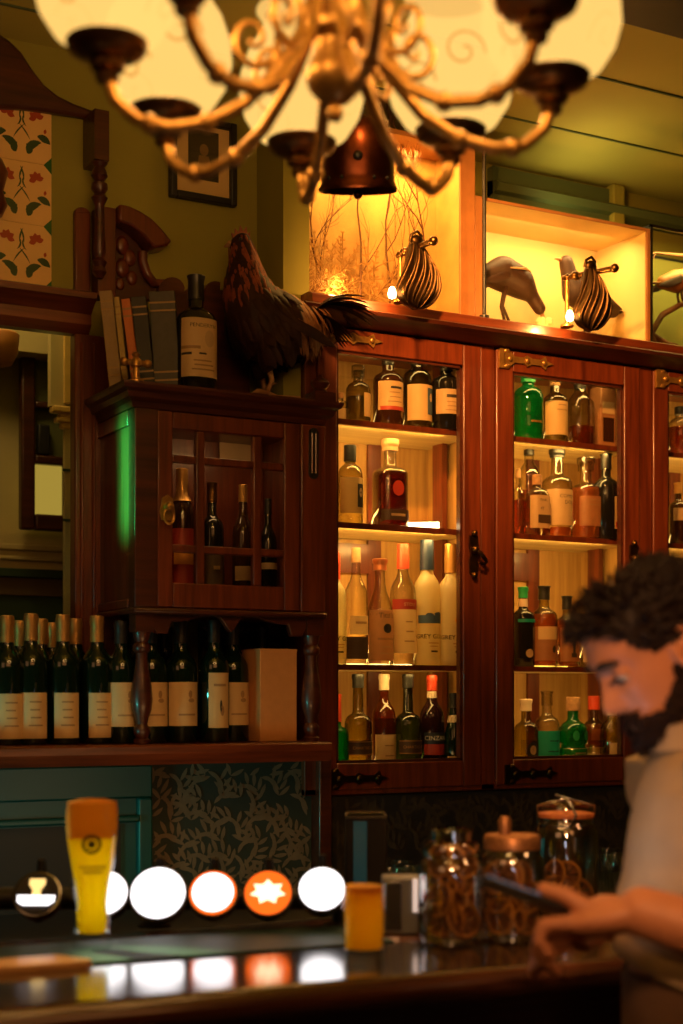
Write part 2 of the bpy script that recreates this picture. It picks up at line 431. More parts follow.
# turned spindle hanging from the board down to the bracket
x_ = XW(98, YBk-.02); c = Vector((x_, YBk-.03, 0))
zz_ = lambda y: ZW(y, 98, YBk-.03)
mb = MB(); mb.box(x_-.018, x_+.018, YBk-.048, YBk+.035, zz_(162), zz_(112)); 
pr = [(160,.012),(163,.02),(167,.012),(171,.017),(176,.02),(181,.011),(184,.019),(189,.02),(194,.012),(198,.02),(203,.014),(206,.011),(225,.012),(252,.015),(258,.01),(262,.018),(267,.013),(272,.017),(278,.008)]
mb.lathe([(r, zz_(y)) for y, r in reversed(pr)], 16, c)
mb.build('spindle', M['wooddark'], bb, world=True, smooth=40)
mb = MB(); cc = PW(-11, 185, YBk+.0); pr = [(.0,-.075),(.03,-.07),(.042,-.045),(.032,-.015),(.044,.03),(.03,.06),(0,.07)]
mb.lathe(pr, 16, cc); mb.build('carved_boss', M['wood'], bb, world=True, smooth=50)
# glazed tiles
M['tile'] = P('cream glazed tile', (.8,.52,.2), .25, noise=.1, scale=8)
M['tilegreen'] = P('green glaze', (.035,.07,.03), .25); M['tilered'] = P('red glaze', (.38,.06,.03), .25); M['tilecorner'] = P('bright green glaze', (.02,.11,.03), .25)
YT = YL-.012
def tile_panel():
    cnt = [0]; mb = MB(); x1 = XW(52, YT); s = .146; x0 = x1 - s*1.0
    z = ZW(286, 30, YT)
    mb.box(x0-2*s, x1, YT+.006, YL-.001, z, z+3*s)
    def leaf(c, a, L, wd, mi, bend=0):
        n = 7; L1 = []; L2 = []; mb.mi = mi; cnt[0] += 1; yo = YT+.0016-.00002*(cnt[0] % 30)
        for i in range(n+1):
            t = i/n; aa = a + bend*t
            if i == 0: p = Vector((c[0], 0, c[1]))
            else: p = p + Vector((cos(aa), 0, sin(aa)))*L/n
            h = wd*sin(pi*min(1, t*.92+.06))*.5
            nrm = Vector((-sin(aa), 0, cos(aa)))
            L1.append(p + nrm*h); L2.append(p - nrm*h)
        for i in range(n):
            k = len(mb.v); mb.add([(q_.x, yo, q_.z) for q_ in (L1[i], L1[i+1], L2[i+1], L2[i])], [(0,1,2,3)])
    for i in range(3):
        for j in range(3):
            cx_, cz = x1 - s*(.5+i), z + s*(.5+j); h = s*.495; k = s*.13
            mb.mi = 0
            oct_ = [(cx_-h+k,cz-h),(cx_+h-k,cz-h),(cx_+h,cz-h+k),(cx_+h,cz+h-k),(cx_+h-k,cz+h),(cx_-h+k,cz+h),(cx_-h,cz+h-k),(cx_-h,cz-h+k)]
            mb.prism(oct_, YT+.002, YT+.008)
            for sg in (-1, 1):
                def lf(dx, dz, a, L, wd, mi, bend=0): leaf((cx_+sg*dx*s, cz+dz*s), a if sg > 0 else pi-a, L*s, wd*s, mi, bend*sg)
                lf(.1,-.36, radians(95), .34, .13, 1, -1.6); lf(.26,-.06, radians(5), .24, .12, 1, -.9); lf(.10,-.36, radians(40), .18, .12, 1, 1.8)
                lf(.30,-.14, radians(200), .16, .08, 1, .8)
                lf(-.02,.42, radians(-60), .24, .03, 1, -.5); lf(.03,.25, radians(-120), .2, .03, 1, 1.4); lf(-.04,.1, radians(-40), .3, .025, 1, -.4)
                for a in (20, 60, 100, 150, 200): lf(.24,.24, radians(a), .13, .09, 2)
                lf(.38,.0, radians(80), .08, .05, 2)
            mb.mi = 1
    mb.mi = 3
    for j in range(4):
        for i in range(3):
            cx_, cz = x1 - s*i, z + s*j; k = s*.135
            pts = [(cx_-k,cz),(cx_,cz+k),(cx_+(k if i else 0),cz),(cx_,cz-k)]
            if j == 0: pts = [p for p in pts if p[1] >= cz-1e-6]
            mb.prism(pts, YT+.003, YT+.009)
    o = mb.build('tile_panel', [M['tile'], M['tilegreen'], M['tilered'], M['tilecorner']], smooth=0)
    return tag(o, 'cream glazed tile panel with red flowers and green scroll leaves above the beam', 'tile panel')
tile_panel()
# framed picture
YF = YL-.002
pf = thing('picture_frame', 'small black framed portrait with pale mount hanging on the green wall', 'picture', (XW(201,YF), YF, ZW(204,201,YF)))
x0, x1, z0, z1 = XW(168,YF), XW(234,YF), ZW(203,201,YF), ZW(120,201,YF)
b_ = .017
mb = MB(); mb.box(x0,x0+b_,YF-.022,YF,z0,z1).box(x1-b_,x1,YF-.022,YF,z0,z1).box(x0+b_,x1-b_,YF-.022,YF,z0,z0+b_).box(x0+b_,x1-b_,YF-.022,YF,z1-b_,z1)
mb.build('frame', M['black'], pf, world=True, bevel=.003)
MB().box(x0+b_,x1-b_,YF-.008,YF,z0+b_,z1-b_).build('mount', P('pale mount', (.75,.52,.24), .7), pf, world=True)
xa, xb, za, zb = XW(187,YF), XW(217,YF), ZW(181,201,YF), ZW(132,201,YF)
mb = MB(); mb.box(xa,xb,YF-.010,YF-.008,za,zb); mb.mi = 1
xm = (xa+xb)/2
mb.prism([(xm-.02,za+.02),(xm+.022,za+.02),(xm+.014,za+.06),(xm-.012,za+.06)], YF-.0108, YF-.010)
mb.sphere((xm+.001,YF-.0102,za+.075), .012, 12, 8, (1,.12,1.25))
mb.build('portrait', [P('dark portrait ground', (.05,.04,.025), .5), P('portrait tones', (.25,.15,.07), .6)], pf, world=True)
MB().box(x0+b_,x1-b_,YF-.0145,YF-.0135,z0+b_,z1-b_).build('glazing', M['pane'], pf, world=True)
# ------------------------------------------------------------------ display cabinet
YC = 3.30; CB = 3.60
ZB, ZT = 1.257, 2.43; ZFL = 1.275
S_TOPS = (ZFL, 1.585, 1.945, 2.207)
OPZ0, OPZ1 = 1.336, 2.370
D0 = [1.724, 2.258, 2.792]; DW = .487; ST_ = .055
cab = thing('display_cabinet', 'long mahogany glass-fronted cabinet with lit shelves of bottles', 'cabinet', (1.724, YC, ZB))
XE = D0[2] + DW + .05
mb = MB()
mb.box(1.690, XE, YC+.0, CB, ZB, ZFL)                       # floor
mb.box(1.690, XE, YC+.03, CB, 2.415, 2.43)                     # top
for x0 in D0[1:]: mb.box(x0-.047, x0-.001, YC, YC+.06, ZB, ZT)  # posts between doors
mb.box(1.690, 1.7235, YC, CB, ZB, ZT); mb.box(XE-.045, XE, YC, CB, ZB, ZT)
mb.build('carcass', M['wood'], cab, world=True, bevel=.003)
mb = MB(); mb.box(1.70, XE-.01, CB-.02, CB-.008, ZFL, 2.415)
for x0 in D0[1:]: mb.box(x0-.036, x0-.012, YC+.06, CB-.02, ZFL, 2.415)
mb.build('lining', M['woodin'], cab, world=True)
mb = MB()                                                     # dark uprights and rails on the lining
for x0 in D0:
    mb.box(x0+DW-.018, x0+DW-.002, YC+.16, YC+.21, ZFL, 2.41)
    mb.box(x0+.02, x0+.035, CB-.035, CB-.02, ZFL, 2.41)
    mb.box(x0+.10, x0+.13, CB-.03, CB-.02, ZFL, 1.58)
    mb.box(x0+.30, x0+.34, CB-.03, CB-.02, ZFL, 2.2)
    mb.box(x0+.03, x0+.33, CB-.032, CB-.02, 1.84, 1.92)
mb.build('shelf_upright', M['wood'], cab, world=True)
for i, x0 in enumerate(D0):
    for k, z in enumerate(S_TOPS[1:]):
        o = MB().box(x0-.008, x0+DW+.008, YC+.042, CB-.02, z-.013, z).build('shelf', M['woodshelf'], cab, world=True, bevel=.002)
        MB().box(x0-.008, x0+DW+.008, YC+.036, YC+.042, z-.0135, z+.0005).build('shelf_edge', M['wood'], o, world=True)
# glass rear strip shelves seen near the head of bays
for x0 in D0:
    MB().box(x0+.0, x0+DW, CB-.16, CB-.03, 2.335, 2.341).build('glass_shelf', M['pane'], cab, world=True)
def hinge(x, z, dark=False):
    mb = MB(); y = YC-.004
    mb.box(x-.004, x+.012, y-.006, y+.004, z-.026, z+.026)
    for dz in (-.02, .02): mb.sphere((x+.02, y-.003, z+dz), .009, 10, 6, (1.2,.6,.8))
    mb.prism([(x+.01,z-.012),(x+.03,z-.019),(x+.045,z-.008),(x+.075,z-.008),(x+.085,z-.015),(x+.10,z-.008),(x+.13,z-.008),(x+.145,z-.018),(x+.15,z-.006),(x+.172,z),
              (x+.15,z+.006),(x+.145,z+.018),(x+.13,z+.008),(x+.10,z+.008),(x+.085,z+.015),(x+.075,z+.008),(x+.045,z+.008),(x+.03,z+.019),(x+.01,z+.012)], y-.006, y+.004)
    for dx in (.028, .085, .14): mb.sphere((x+dx, y-.007, z), .008, 10, 6, (1,.6,1))
    return mb
for i, x0 in enumerate(D0):
    d = bpy.data.objects.new('door', None); COL.objects.link(d); d.parent = cab; d.location = Vector((x0, YC, ZB+.01)) - Vector(cab.location)
    x1 = x0 + DW - .001; zb, zt = ZB+.012, ZT-.004
    mb = MB()
    mb.box(x0+.001, x0+ST_, YC-.004, YC+.024, zb, zt).box(x1-ST_, x1, YC-.004, YC+.024, zb, zt)
    mb.box(x0+ST_, x1-ST_, YC-.004, YC+.024, OPZ1, zt).box(x0+ST_, x1-ST_, YC-.004, YC+.024, zb, OPZ0)
    mb.build('door_frame', M['wood'], d, world=True, bevel=.003)
    mb = MB(); e = .007
    mb.box(x0+ST_, x0+ST_+e, YC+.002, YC+.02, OPZ0, OPZ1).box(x1-ST_-e, x1-ST_, YC+.002, YC+.02, OPZ0, OPZ1)
    mb.box(x0+ST_, x1-ST_, YC+.002, YC+.02, OPZ1-e, OPZ1).box(x0+ST_, x1-ST_, YC+.002, YC+.02, OPZ0, OPZ0+e)
    mb.build('glazing_bead', M['wooddark'], d, world=True)
    MB().box(x0+ST_, x1-ST_, YC+.012, YC+.014, OPZ0, OPZ1).build('glass_pane', M['pane'], d, world=True)
    hinge(x0+.012, 2.402).build('hinge', M['brass'], d, world=True, smooth=50)
    hinge(x0+.03, 1.297).build('hinge', M['bronze'], d, world=True, smooth=50)
    zl = ZW(555, 478, YC); xl = x1-.026
    mb = MB(); y = YC-.004
    mb.prism([(xl-.012,zl-.05),(xl+.012,zl-.05),(xl+.014,zl-.02),(xl+.009,zl),(xl+.014,zl+.02),(xl+.012,zl+.05),(xl-.012,zl+.05),(xl-.014,zl+.02),(xl-.009,zl),(xl-.014,zl-.02)], y-.006, y+.003)
    mb.sphere((xl, y-.012, zl+.012), .011, 12, 8); mb.sphere((xl, y-.008, zl+.055), .009, 10, 6); mb.sphere((xl, y-.008, zl-.055), .009, 10, 6)
    mb.tube([(xl,y-.016,zl+.012),(xl+.012,y-.02,zl+.002),(xl+.026,y-.018,zl-.012),(xl+.034,y-.014,zl-.02),(xl+.026,y-.016,zl-.026),(xl+.008,y-.016,zl-.022)], [.005,.006,.006,.005,.005,.003], 8)
    mb.build('latch', M['brassd'], d, world=True, smooth=50)
mb = MB()                                                     # cornice
mb.prism([(YC-.005, 2.43), (YC-.02, 2.434), (YC-.045, 2.445), (YC-.062, 2.452), (YC-.066, 2.46), (YC-.055, 2.466), (YC+.012, 2.466), (YC+.012, 2.43)], 1.662, XE, 'yz')
mb.build('cornice', M['wooddark'], cab, world=True, smooth=40)
mb = MB(); mb.prism([(CB, 2.466), (YC-.045, 2.466), (YC-.04, 2.492), (YC-.02, 2.5), (CB, 2.5)], 1.69, XE, 'yz')
mb.build('cornice_cap', M['woodx'], cab, world=True)
ZTOP = 2.5
# light strips and lamps in the cabinet
POW = {0: (1.8, 7.0, 4.6, 1.2), 1: (1.9, 4.4, 4.6, 2.0), 2: (1.6, 2.8, 3, 1.5)}
for i, x0 in enumerate(D0):
    for k, z in enumerate(S_TOPS):
        MB().box(x0+.05, x0+DW-.06, CB-.05, CB-.04, z+.001, z+.008).build('light_strip', M['led'], cab, world=True)
        lamp('shelf_lamp', 'AREA', (x0+DW/2-.02, CB-.075, z+.012), POW[i][k]*.19, (1,.57,.13), .3, (x0+DW/2-.02, CB-.14, z+.3), sy=.03)
        zl = (S_TOPS[k+1]-.02) if k < 3 else 2.40
        lamp('shelf_lamp', 'AREA', (x0+DW/2, YC+.05, zl), POW[i][k]*.24, (1,.58,.15), .34, (x0+DW/2, CB-.02, zl-.2), sy=.02)
# small glowing bar lying on the third shelf of the first bay
xb0 = XW(407, 3.40); xb1 = XW(433, 3.40)
mb = MB(); mb.obox(((xb0+xb1)/2, 3.40, 1.945+.014), ((xb1-xb0)/2, -.03, .0), (.003,.006,0), (0,0,.007)); mb.obox(((xb0+xb1)/2-.0, 3.40, 1.9485), ((xb1-xb0)/2, -.03, 0), (.004,.008,0), (0,0,.0035))
tag(mb.build('light_bar', [M['ledw']]), 'short bright light bar lying on the shelf beside the red whiskey bottle', 'lamp')

# ------------------------------------------------------------------ wine shelf, panels below, back counter
YS = 3.15; ZS = 1.395
mb = MB(); mb.prism([(YL-.001, ZS-.045),(YS+.012, ZS-.045),(YS+.004, ZS-.03),(YS, ZS-.02),(YS, ZS-.004),(YS+.004, ZS),(YL-.001, ZS)], -.4, XW(332, YS), 'yz')
o = mb.build('wall_shelf', M['woodx'], smooth=20); tag(o, 'long dark wooden shelf carrying the wine bottles and small cupboard', 'shelf')
x1 = XW(318, YS)
YP2 = 3.31
x1_ = XW(314, YP2)
tag(MB().box(x1_, x1_+.035, YP2-.03, YL-.001, 1.0215, ZS-.0455).build('shelf_post', M['wooddark'], bevel=.004), 'short dark wooden post under the right end of the wine shelf', 'post')
YP2 = 3.31
xa = XW(150, YP2)
mb = MB(); mb.box(-.6, xa, YP2, YL-.001, 1.0, 1.349); struct(mb.build('wall_panelling', M['teal']))
mb = MB()
mb.box(-.6, xa, YP2-.02, YP2, ZW(800,70,YP2), 1.345).box(xa-.035, xa, YP2-.02, YP2, 1.0, ZW(800,70,YP2)); mb.mi = 0
mb.box(-.6, xa-.035, YP2-.03, YP2, ZW(824,70,YP2), ZW(817,70,YP2))
struct(mb.build('trim_12', M['teal'], bevel=.005))
struct(MB().box(-.6, XW(120,YP2), YP2-.005, YP2, 1.0, ZW(826,70,YP2)).build('trim_13', M['dark']))
def leaf_wall(name, x0, x1, z0, z1, y, n, mats, seed):
    rnd = random.Random(seed); mb = MB(); mb.box(x0, x1, y, y+.012, z0, z1); mb.mi = 1
    lc = [0]
    def leaf(px, pz, a, L, wd):
        lc[0] += 1; y_ = y-.0004-.00004*(lc[0] % 60)
        pts = []; k = 5
        for sgn in (1, -1):
            for i in range(k+1):
                t = i/k if sgn > 0 else 1 - i/k
                b = .35*t; h = sgn*wd*sin(pi*t)**.8*.5
                cx_ = px + L*t*cos(a+b*.5); cz = pz + L*t*sin(a+b*.5)
                pts.append((cx_ - h*sin(a+b), y_, cz + h*cos(a+b)))
        pts = pts[:-1]; pts.pop(k+1)
        if all(x0 < p[0] < x1 and z0 < p[2] < z1 for p in pts): mb.poly(pts)
    step = .052
    nx, nz = int((x1-x0)/step)+2, int((z1-z0)/step)+2
    for i in range(nx):
        for j in range(nz):
            sx, sz = x0 + (i + .5*(j % 2))*step, z0 + j*step
            a0 = rnd.choice((.6, 1.1, 1.9, 2.5)) + rnd.uniform(-.3,.3)
            for t in range(4):
                a = a0 + .25*t; bx_, bz = sx + .014*t*cos(a), sz + .014*t*sin(a)
                leaf(bx_, bz, a + .75, rnd.uniform(.03,.042), .0105); leaf(bx_, bz, a - .75, rnd.uniform(.03,.042), .0105)
    return mb.build(name, mats, smooth=0, fix=False)
struct(leaf_wall('wall_paper', xa+.002, XW(313, YP2), 1.0, 1.345, YP2+.008, 0, [M['paperdark'], M['leafp']], 3))
struct(leaf_wall('wall_paper_niche', XW(200, YL-.014), XW(322, YL-.014), ZS+.002, 1.69, YL-.014, 0, [M['paperdark'], M['leafp']], 5))
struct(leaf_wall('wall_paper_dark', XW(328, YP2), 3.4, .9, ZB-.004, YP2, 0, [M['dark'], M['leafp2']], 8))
struct(MB().box(1.69, XE, YC+.02, YC+.05, ZB-.05, ZB-.001).build('trim_14', M['wooddark'], bevel=.003))
ZBC = 1.02
bc = thing('back_counter', 'dark low counter along the wall under the cabinet', 'counter', (1.5, 3.3, 0))
MB().box(-.5, 3.5, 2.90, YP2-.032, ZBC-.04, ZBC).build('worktop', M['dark'], bc, world=True, bevel=.004)
MB().box(-.48, 3.48, 2.94, YP2-.04, .0, ZBC-.04).build('base', M['wooddark'], bc, world=True)

# ------------------------------------------------------------------ small wall cupboard (hutch)
YH = 3.20; HX0, HX1 = 1.207, 1.684
hu = thing('wall_cupboard', 'small dark wooden cupboard with leaded glass door on turned legs above the wine', 'cupboard', (HX0, YH, ZS))
zb, zt = 1.705, 2.155; YHB = YL-.002
xpl, xpr = XW(155, YH), XW(298, YH)
mb = MB()
mb.box(HX0, HX0+.05, YH, YHB, zb, zt)                          # left side (post + panel)
mb.box(HX1-.035, HX1, YH+.02, YHB, zb, zt)
mb.box(HX0+.05, HX1-.035, YHB-.02, YHB, zb, zt); mb.box(HX0+.04, HX1-.03, YH+.012, YHB, zb, zb+.02); mb.box(HX0+.04, HX1-.03, YH+.02, YHB, zt-.015, zt)
mb.build('carcass', M['wood'], hu, world=True, bevel=.003)
mb = MB(); mb.box(HX0+.052, XW(168,YH), YH-.002, YH+.02, zb, zt).box(HX0-.004, HX0+.052, YH-.012, YH+.03, zb, zt)
mb.build('corner_post', M['wooddark'], hu, world=True, bevel=.003)
mb = MB(); mb.box(xpr+.002, HX1+.006, YH-.012, YH+.03, zb, zt); pp = mb.build('corner_post', M['wood'], hu, world=True, bevel=.004)
xm = (xpr+HX1)/2+.003
mb = MB(); zc0, zc1 = ZW(474,308,YH), ZW(434,308,YH)
mb.prism([(xm+.013*cos(a), (zc1 if sin(a) > 0 else zc0)+.013*sin(a)) for a in [2*pi*i/16+.001 for i in range(16)]], YH-.0165, YH-.012)
mb.build('fluted_panel', M['black'], pp, world=True)
mb = MB()
for dx in (-.005, .005): mb.tube([(xm+dx, YH-.017, zc0), (xm+dx, YH-.017, zc1)], .0028, 6)
mb.build('reeding', M['wood'], pp, world=True)
# side raised panel frame
for za_, zb_ in ((zt-.035, zt), (zb, zb+.02)): MB().box(HX0-.006, HX0, YH+.03, YHB, za_, zb_).build('side_rail', M['wood'], hu, world=True, bevel=.002)
# cornice: profile swept round front and left side
prof = [(.0,-.048),(.006,-.046),(.010,-.034),(.022,-.026),(.026,-.014),(.036,-.008),(.04,0),(.04,.006),(.0,.006)]
prof = [(d, 2.203+z) for d, z in prof]
mb = MB(); rs = []
for (bx_, by_, sx, sy) in ((HX0, YHB, -1, 0), (HX0, YH, -1, -1), (HX1, YH, 1, -1), (HX1, YHB, 1, 0)):
    rs.append([(bx_ + sx*d, by_ + sy*d, z) for d, z in prof])
mb.rings(rs); mb.build('cornice', M['wooddark'], hu, world=True, smooth=20)
MB().box(HX0, HX1, YH, YHB, 2.155, 2.209).build('cornice_core', M['wooddark'], hu, world=True)
ZHT = 2.209
# apron with ogee lower edge
za = lambda y: ZW(y, 225, YH)
poly = [(HX0+.02, zb)]; n = 40
for i in range(n+1):
    t = i/n; x = HX0+.055 + (HX1-HX0-.105)*t; s_ = abs(t-.5)*2
    z = zb-.052 + (.03 if s_ < .82 else 0)*1 - (.03*exp(-((t-.5)/.05)**2)) + (.008*sin(s_*pi*2) if s_ < .82 else -.006)
    poly.append((x, z))
poly += [(HX1-.02, zb)]
mb = MB(); mb.prism(poly, YH+.004, YH+.022); mb.build('apron', M['wooddark'], hu, world=True, bevel=.002)
MB().box(HX0-.008, HX1+.008, YH-.018, YHB, zb-.014, zb).build('base_moulding', M['wooddark'], hu, world=True, bevel=.005)
# turned front legs
leg = [(0,.024),(.008,.026),(.012,.018),(.02,.024),(.03,.026),(.038,.017),(.05,.021),(.065,.029),(.085,.033),(.11,.03),(.14,.022),(.165,.018),(.175,.018),(.18,.026),(.19,.027),(.196,.019),(.206,.025),(.216,.027),(.222,.019),(.235,.026),(.25,.026)]
for x in (HX0+.024, HX1-.018):
    mb = MB(); mb.lathe([(r*.76, z*(zb-.014-ZS)/.25) for z, r in leg], 18, (x, YH+.018, ZS)); mb.box(x-.022, x+.022, YH-.004, YH+.040, zb-.055, zb-.014)
    mb.build('leg', M['wooddark'], hu, world=True, smooth=45)
for x in (HX0+.026, HX1-.026): MB().box(x-.02, x+.02, YHB-.06, YHB, ZS, zb).build('leg', M['wooddark'], hu, world=True)
# finial at the right front corner
mb = MB(); c = (HX1+.01, YH+.025, ZHT)
mb.box(c[0]-.028, c[0]+.028, c[1]-.028, c[1]+.028, ZHT, ZHT+.03); mb.lathe([(.026,.03),(.018,.034),(.014,.04),(.02,.046),(.024,.054),(.02,.062),(.008,.068),(.005,.075),(0.0,.078)], 16, c)
mb.build('finial', M['wooddark'], hu, world=True, smooth=45)
# door with muntins
hd = bpy.data.objects.new('door', None); COL.objects.link(hd); hd.parent = hu; hd.location = Vector((xpl, YH, zb)) - Vector(hu.location)
gx0, gx1 = XW(171, YH), XW(282, YH); gz0, gz1 = ZW(585, 225, YH), ZW(434, 225, YH)
mb = MB(); y0, y1 = YH-.012, YH+.012
dx0, dx1 = xpl+.002, xpr-.001; dz0, dz1 = zb+.002, zt-.002
mb.box(dx0, gx0, y0, y1, dz0, dz1).box(gx1, dx1, y0, y1, dz0, dz1).box(gx0, gx1, y0, y1, gz1, dz1).box(gx0, gx1, y0, y1, dz0, gz0)
mb.build('door_frame', M['wood'], hd, world=True, bevel=.003)
mb = MB()
for px in (199, 256): x = XW(px, YH); mb.box(x-.011, x+.011, YH-.009, YH+.009, gz0, gz1)
for py in (463, 551): z = ZW(py, 225, YH); mb.box(gx0, gx1, YH-.008, YH+.008, z-.009, z+.009)
mb.build('muntins', M['wood'], hd, world=True, bevel=.003)
MB().box(gx0, gx1, YH-.001, YH+.001, gz0, gz1).build('glass_pane', M['pane'], hd, world=True)
mb = MB(); c = PW(165, 512, YH); y = YH-.012
mb.prism([(c.x-.014, c.z-.02),(c.x+.014,c.z-.02),(c.x+.018,c.z),(c.x+.012,c.z+.03),(c.x,c.z+.038),(c.x-.012,c.z+.03),(c.x-.018,c.z)], y-.004, y+.002)
mb.sphere((c.x, y-.014, c.z+.01), .011, 12, 8)
mb.tube([(c.x+.012*cos(a), y-.014, c.z-.012+.018*sin(a)) for a in [2*pi*i/14 for i in range(14)]], .003, 6, loop=True)
mb.build('drop_handle', M['brass'], hd, world=True, smooth=50)
# ------------------------------------------------------------------ bottles
PROF = {
 'wine':  [(0,.9),(.012,1),(.60,1),(.65,.95),(.69,.82),(.725,.6),(.76,.43),(.80,.385),(.95,.37),(.955,.42),(.985,.42),(1,.38)],
 'spirit':[(0,.93),(.015,1),(.60,1),(.645,.97),(.68,.86),(.705,.66),(.725,.46),(.75,.39),(.97,.36),(.972,.42),(1,.42)],
 'dome':  [(0,.93),(.015,1),(.52,1),(.565,.97),(.598,.89),(.622,.77),(.637,.6),(.647,.45),(.662,.395),(.96,.35),(.965,.4),(1,.38)],
 'goose': [(0,.93),(.015,1),(.55,1),(.62,.97),(.67,.86),(.705,.66),(.735,.48),(.77,.42),(.97,.40),(1,.40)],
 'tall':  [(0,.93),(.015,1),(.58,.98),(.64,.92),(.69,.72),(.73,.5),(.78,.39),(.97,.34),(1,.34)],
 'slope': [(0,.93),(.015,1),(.48,1),(.55,.93),(.63,.72),(.70,.5),(.77,.4),(.97,.33),(.975,.4),(1,.4)],
 'stout': [(0,.93),(.02,1),(.58,1),(.66,.97),(.72,.86),(.76,.66),(.785,.46),(.81,.38),(.97,.38),(1,.38)],
 'champ': [(0,.95),(.012,1),(.45,1),(.55,.9),(.66,.66),(.76,.47),(.88,.39),(.94,.37),(.945,.42),(1,.40)],
 'bulge': [(0,.93),(.015,1),(.5,1),(.56,.94),(.585,.86),(.61,.92),(.66,.95),(.72,.86),(.76,.62),(.79,.44),(.97,.38),(1,.38)],
 'skull': [(0,.9),(.015,1),(.36,1),(.385,.86),(.41,.84),(.44,.96),(.54,1.02),(.63,.94),(.68,.72),(.71,.46),(.74,.38),(.98,.38),(1,.38)],
 'decant':[(0,.95),(.03,1),(.56,1),(.66,.93),(.75,.70),(.81,.45),(.86,.4),(1,.42)],
}
def rad_at(pr, t):
    for (a, ra), (b, rb) in zip(pr, pr[1:]):
        if a <= t <= b: return ra + (rb-ra)*(t-a)/max(1e-9, b-a)
    return pr[-1][1]
def patch(mb, R, pr, h, z0, z1, a0, a1, off, sq=2.0, n=14, sy=1.0, nz=None):
    nz = nz or (5 if z1-z0 > .3 else 2)
    rs = []
    for i in range(nz+1):
        t = z0+(z1-z0)*i/nz; r = rad_at(pr, t)*R + off; ring = []
        e = sq if rad_at(pr, t) > .8 else 2
        for j in range(n+1):
            a = radians(-90 + a0 + (a1-a0)*j/n); ca, sa = cos(a), sin(a)
            k = 1/(abs(ca)**e + abs(sa)**e)**(1/e)
            ring.append((r*ca*k, r*sa*k*sy, t*h))
        rs.append(ring)
    vs = [p for r in rs for p in r]; fs = []
    for i in range(nz):
        for j in range(n): a = i*(n+1)+j; fs.append((a, a+1, a+n+2, a+n+1))
    mb.add(vs, fs)
def wrap_text(mb, s, size, R, z, off, a=0, sq=2.0, sy=1.0, squash=1.0, stretch=1.0):
    cu = bpy.data.curves.new('lettering', 'FONT'); cu.body = s; cu.size = size; cu.align_x = 'CENTER'; cu.align_y = 'CENTER'; cu.resolution_u = 2
    ob = bpy.data.objects.new('lettering', cu); COL.objects.link(ob)
    me = bpy.data.meshes.new_from_object(ob.evaluated_get(bpy.context.evaluated_depsgraph_get()))
    vs = []
    for v in me.vertices:
        x, zz2 = v.co.x*stretch, v.co.y*squash
        if R is None: vs.append((x, -off, z+zz2))
        else:
            an = radians(-90 + a) + x/R; ca, sa = cos(an), sin(an)
            k = 1/(abs(ca)**sq + abs(sa)**sq)**(1/sq)
            vs.append(((R+off)*ca*k, (R+off)*sa*k*sy, z+zz2))
    mb.add(vs, [tuple(p.vertices) for p in me.polygons])
    bpy.data.objects.remove(ob); bpy.data.curves.remove(cu); bpy.data.meshes.remove(me)
def bottle(name, label, X, Y, Z, d, h, style, gl, liq=None, fill=.6, cap=None, capf=(.86,1.0), capr=1.1, labels=(), sq=2.0, sy=1.0, group=None, rz=0, collar=None, n=24):
    t = thing(name, label, 'bottle', (X, Y, Z+.0005), rz, group); R = d/2; pr = PROF[style]
    prof = [(r*R, z*h) for z, r in pr]
    mb = MB(); mb.lathe(prof, n, sq=sq, sy=sy); mb.build('glass_body', gl, t, smooth=50)
    if liq:
        top = min(fill, .98); pp = [(rad_at(pr, z)*R*.93-.0005, z*h) for z in [.02, .03]+[z for z, r in pr if .03 < z < top]+[top]]
        MB().lathe(pp, n, sq=sq, sy=sy).build('liquid', liq, t, smooth=50)
    if cap:
        c0, c1 = capf; pp = []
        for i in range(6):
            z = c0+(1-c0)*i/5*.999; pp.append((rad_at(pr, z)*R*1.0*capr+.0006, z*h))
        pp += [(pp[-1][0], c1*h+.001), (pp[-1][0]*.85, c1*h+.0025)]
        MB().lathe(pp, 20).build('cap', cap, t, smooth=50)
    if collar:
        m_, z0, z1 = collar; mb = MB(); patch(mb, R, pr, h, z0, z1, -180, 180, .0008, 2, 24); mb.build('neck_band', m_, t, smooth=60, fix=False)
    for L in labels:                    # (mat, z0, z1, halfangle, extras)
        m_, z0, z1, ha, ex = L; a0, a1 = (ha if isinstance(ha, tuple) else (-ha, ha))
        mb = MB(); patch(mb, R, pr, h, z0, z1, a0, a1, .0007, sq, sy=sy); lo = mb.build('label', m_, t, smooth=60, fix=False)
        for e in ex:
            kind = e[0]; mb = MB()
            if kind == 'p': _, m2, y0, y1, b0, b1 = e; patch(mb, R, pr, h, y0, y1, b0, b1, .0014, sq, sy=sy); mb.build('printed_panel', m2, lo, smooth=60, fix=False)
            elif kind == 't': _, m2, s, size, zc, an = e; wrap_text(mb, s, size, rad_at(pr, zc)*R, zc*h, .0016, an, sq, sy); mb.build('lettering', m2, lo, smooth=0, fix=False)
            elif kind == 'e':           # round or oval emblem
                _, m2, zc, an, ra, rz_ = e; r = rad_at(pr, zc)*R; pts = []
                vs = [(0,0)]+[(cos(2*pi*i/18), sin(2*pi*i/18)) for i in range(18)]; out = []
                for (x, z) in vs:
                    q_ = radians(-90+an)+ra*x/r; ca, sa = cos(q_), sin(q_); k = 1/(abs(ca)**sq+abs(sa)**sq)**(1/sq)
                    out.append(((r+.0015)*ca*k, (r+.0015)*sa*k*sy, zc*h+rz_*z))
                mb.add(out, [(0, i+1, (i+1) % 18+1) for i in range(18)]); mb.build('emblem', m2, lo, smooth=0, fix=False)
    return t
def lines(m, z0, z1, k, a=26):          # faint rows of print
    return [('p', m, z0+(z1-z0)*(i+.4)/k, z0+(z1-z0)*(i+.4)/k+.012, -a+(i*7) % 9, a-(i*5) % 11) for i in range(k)]
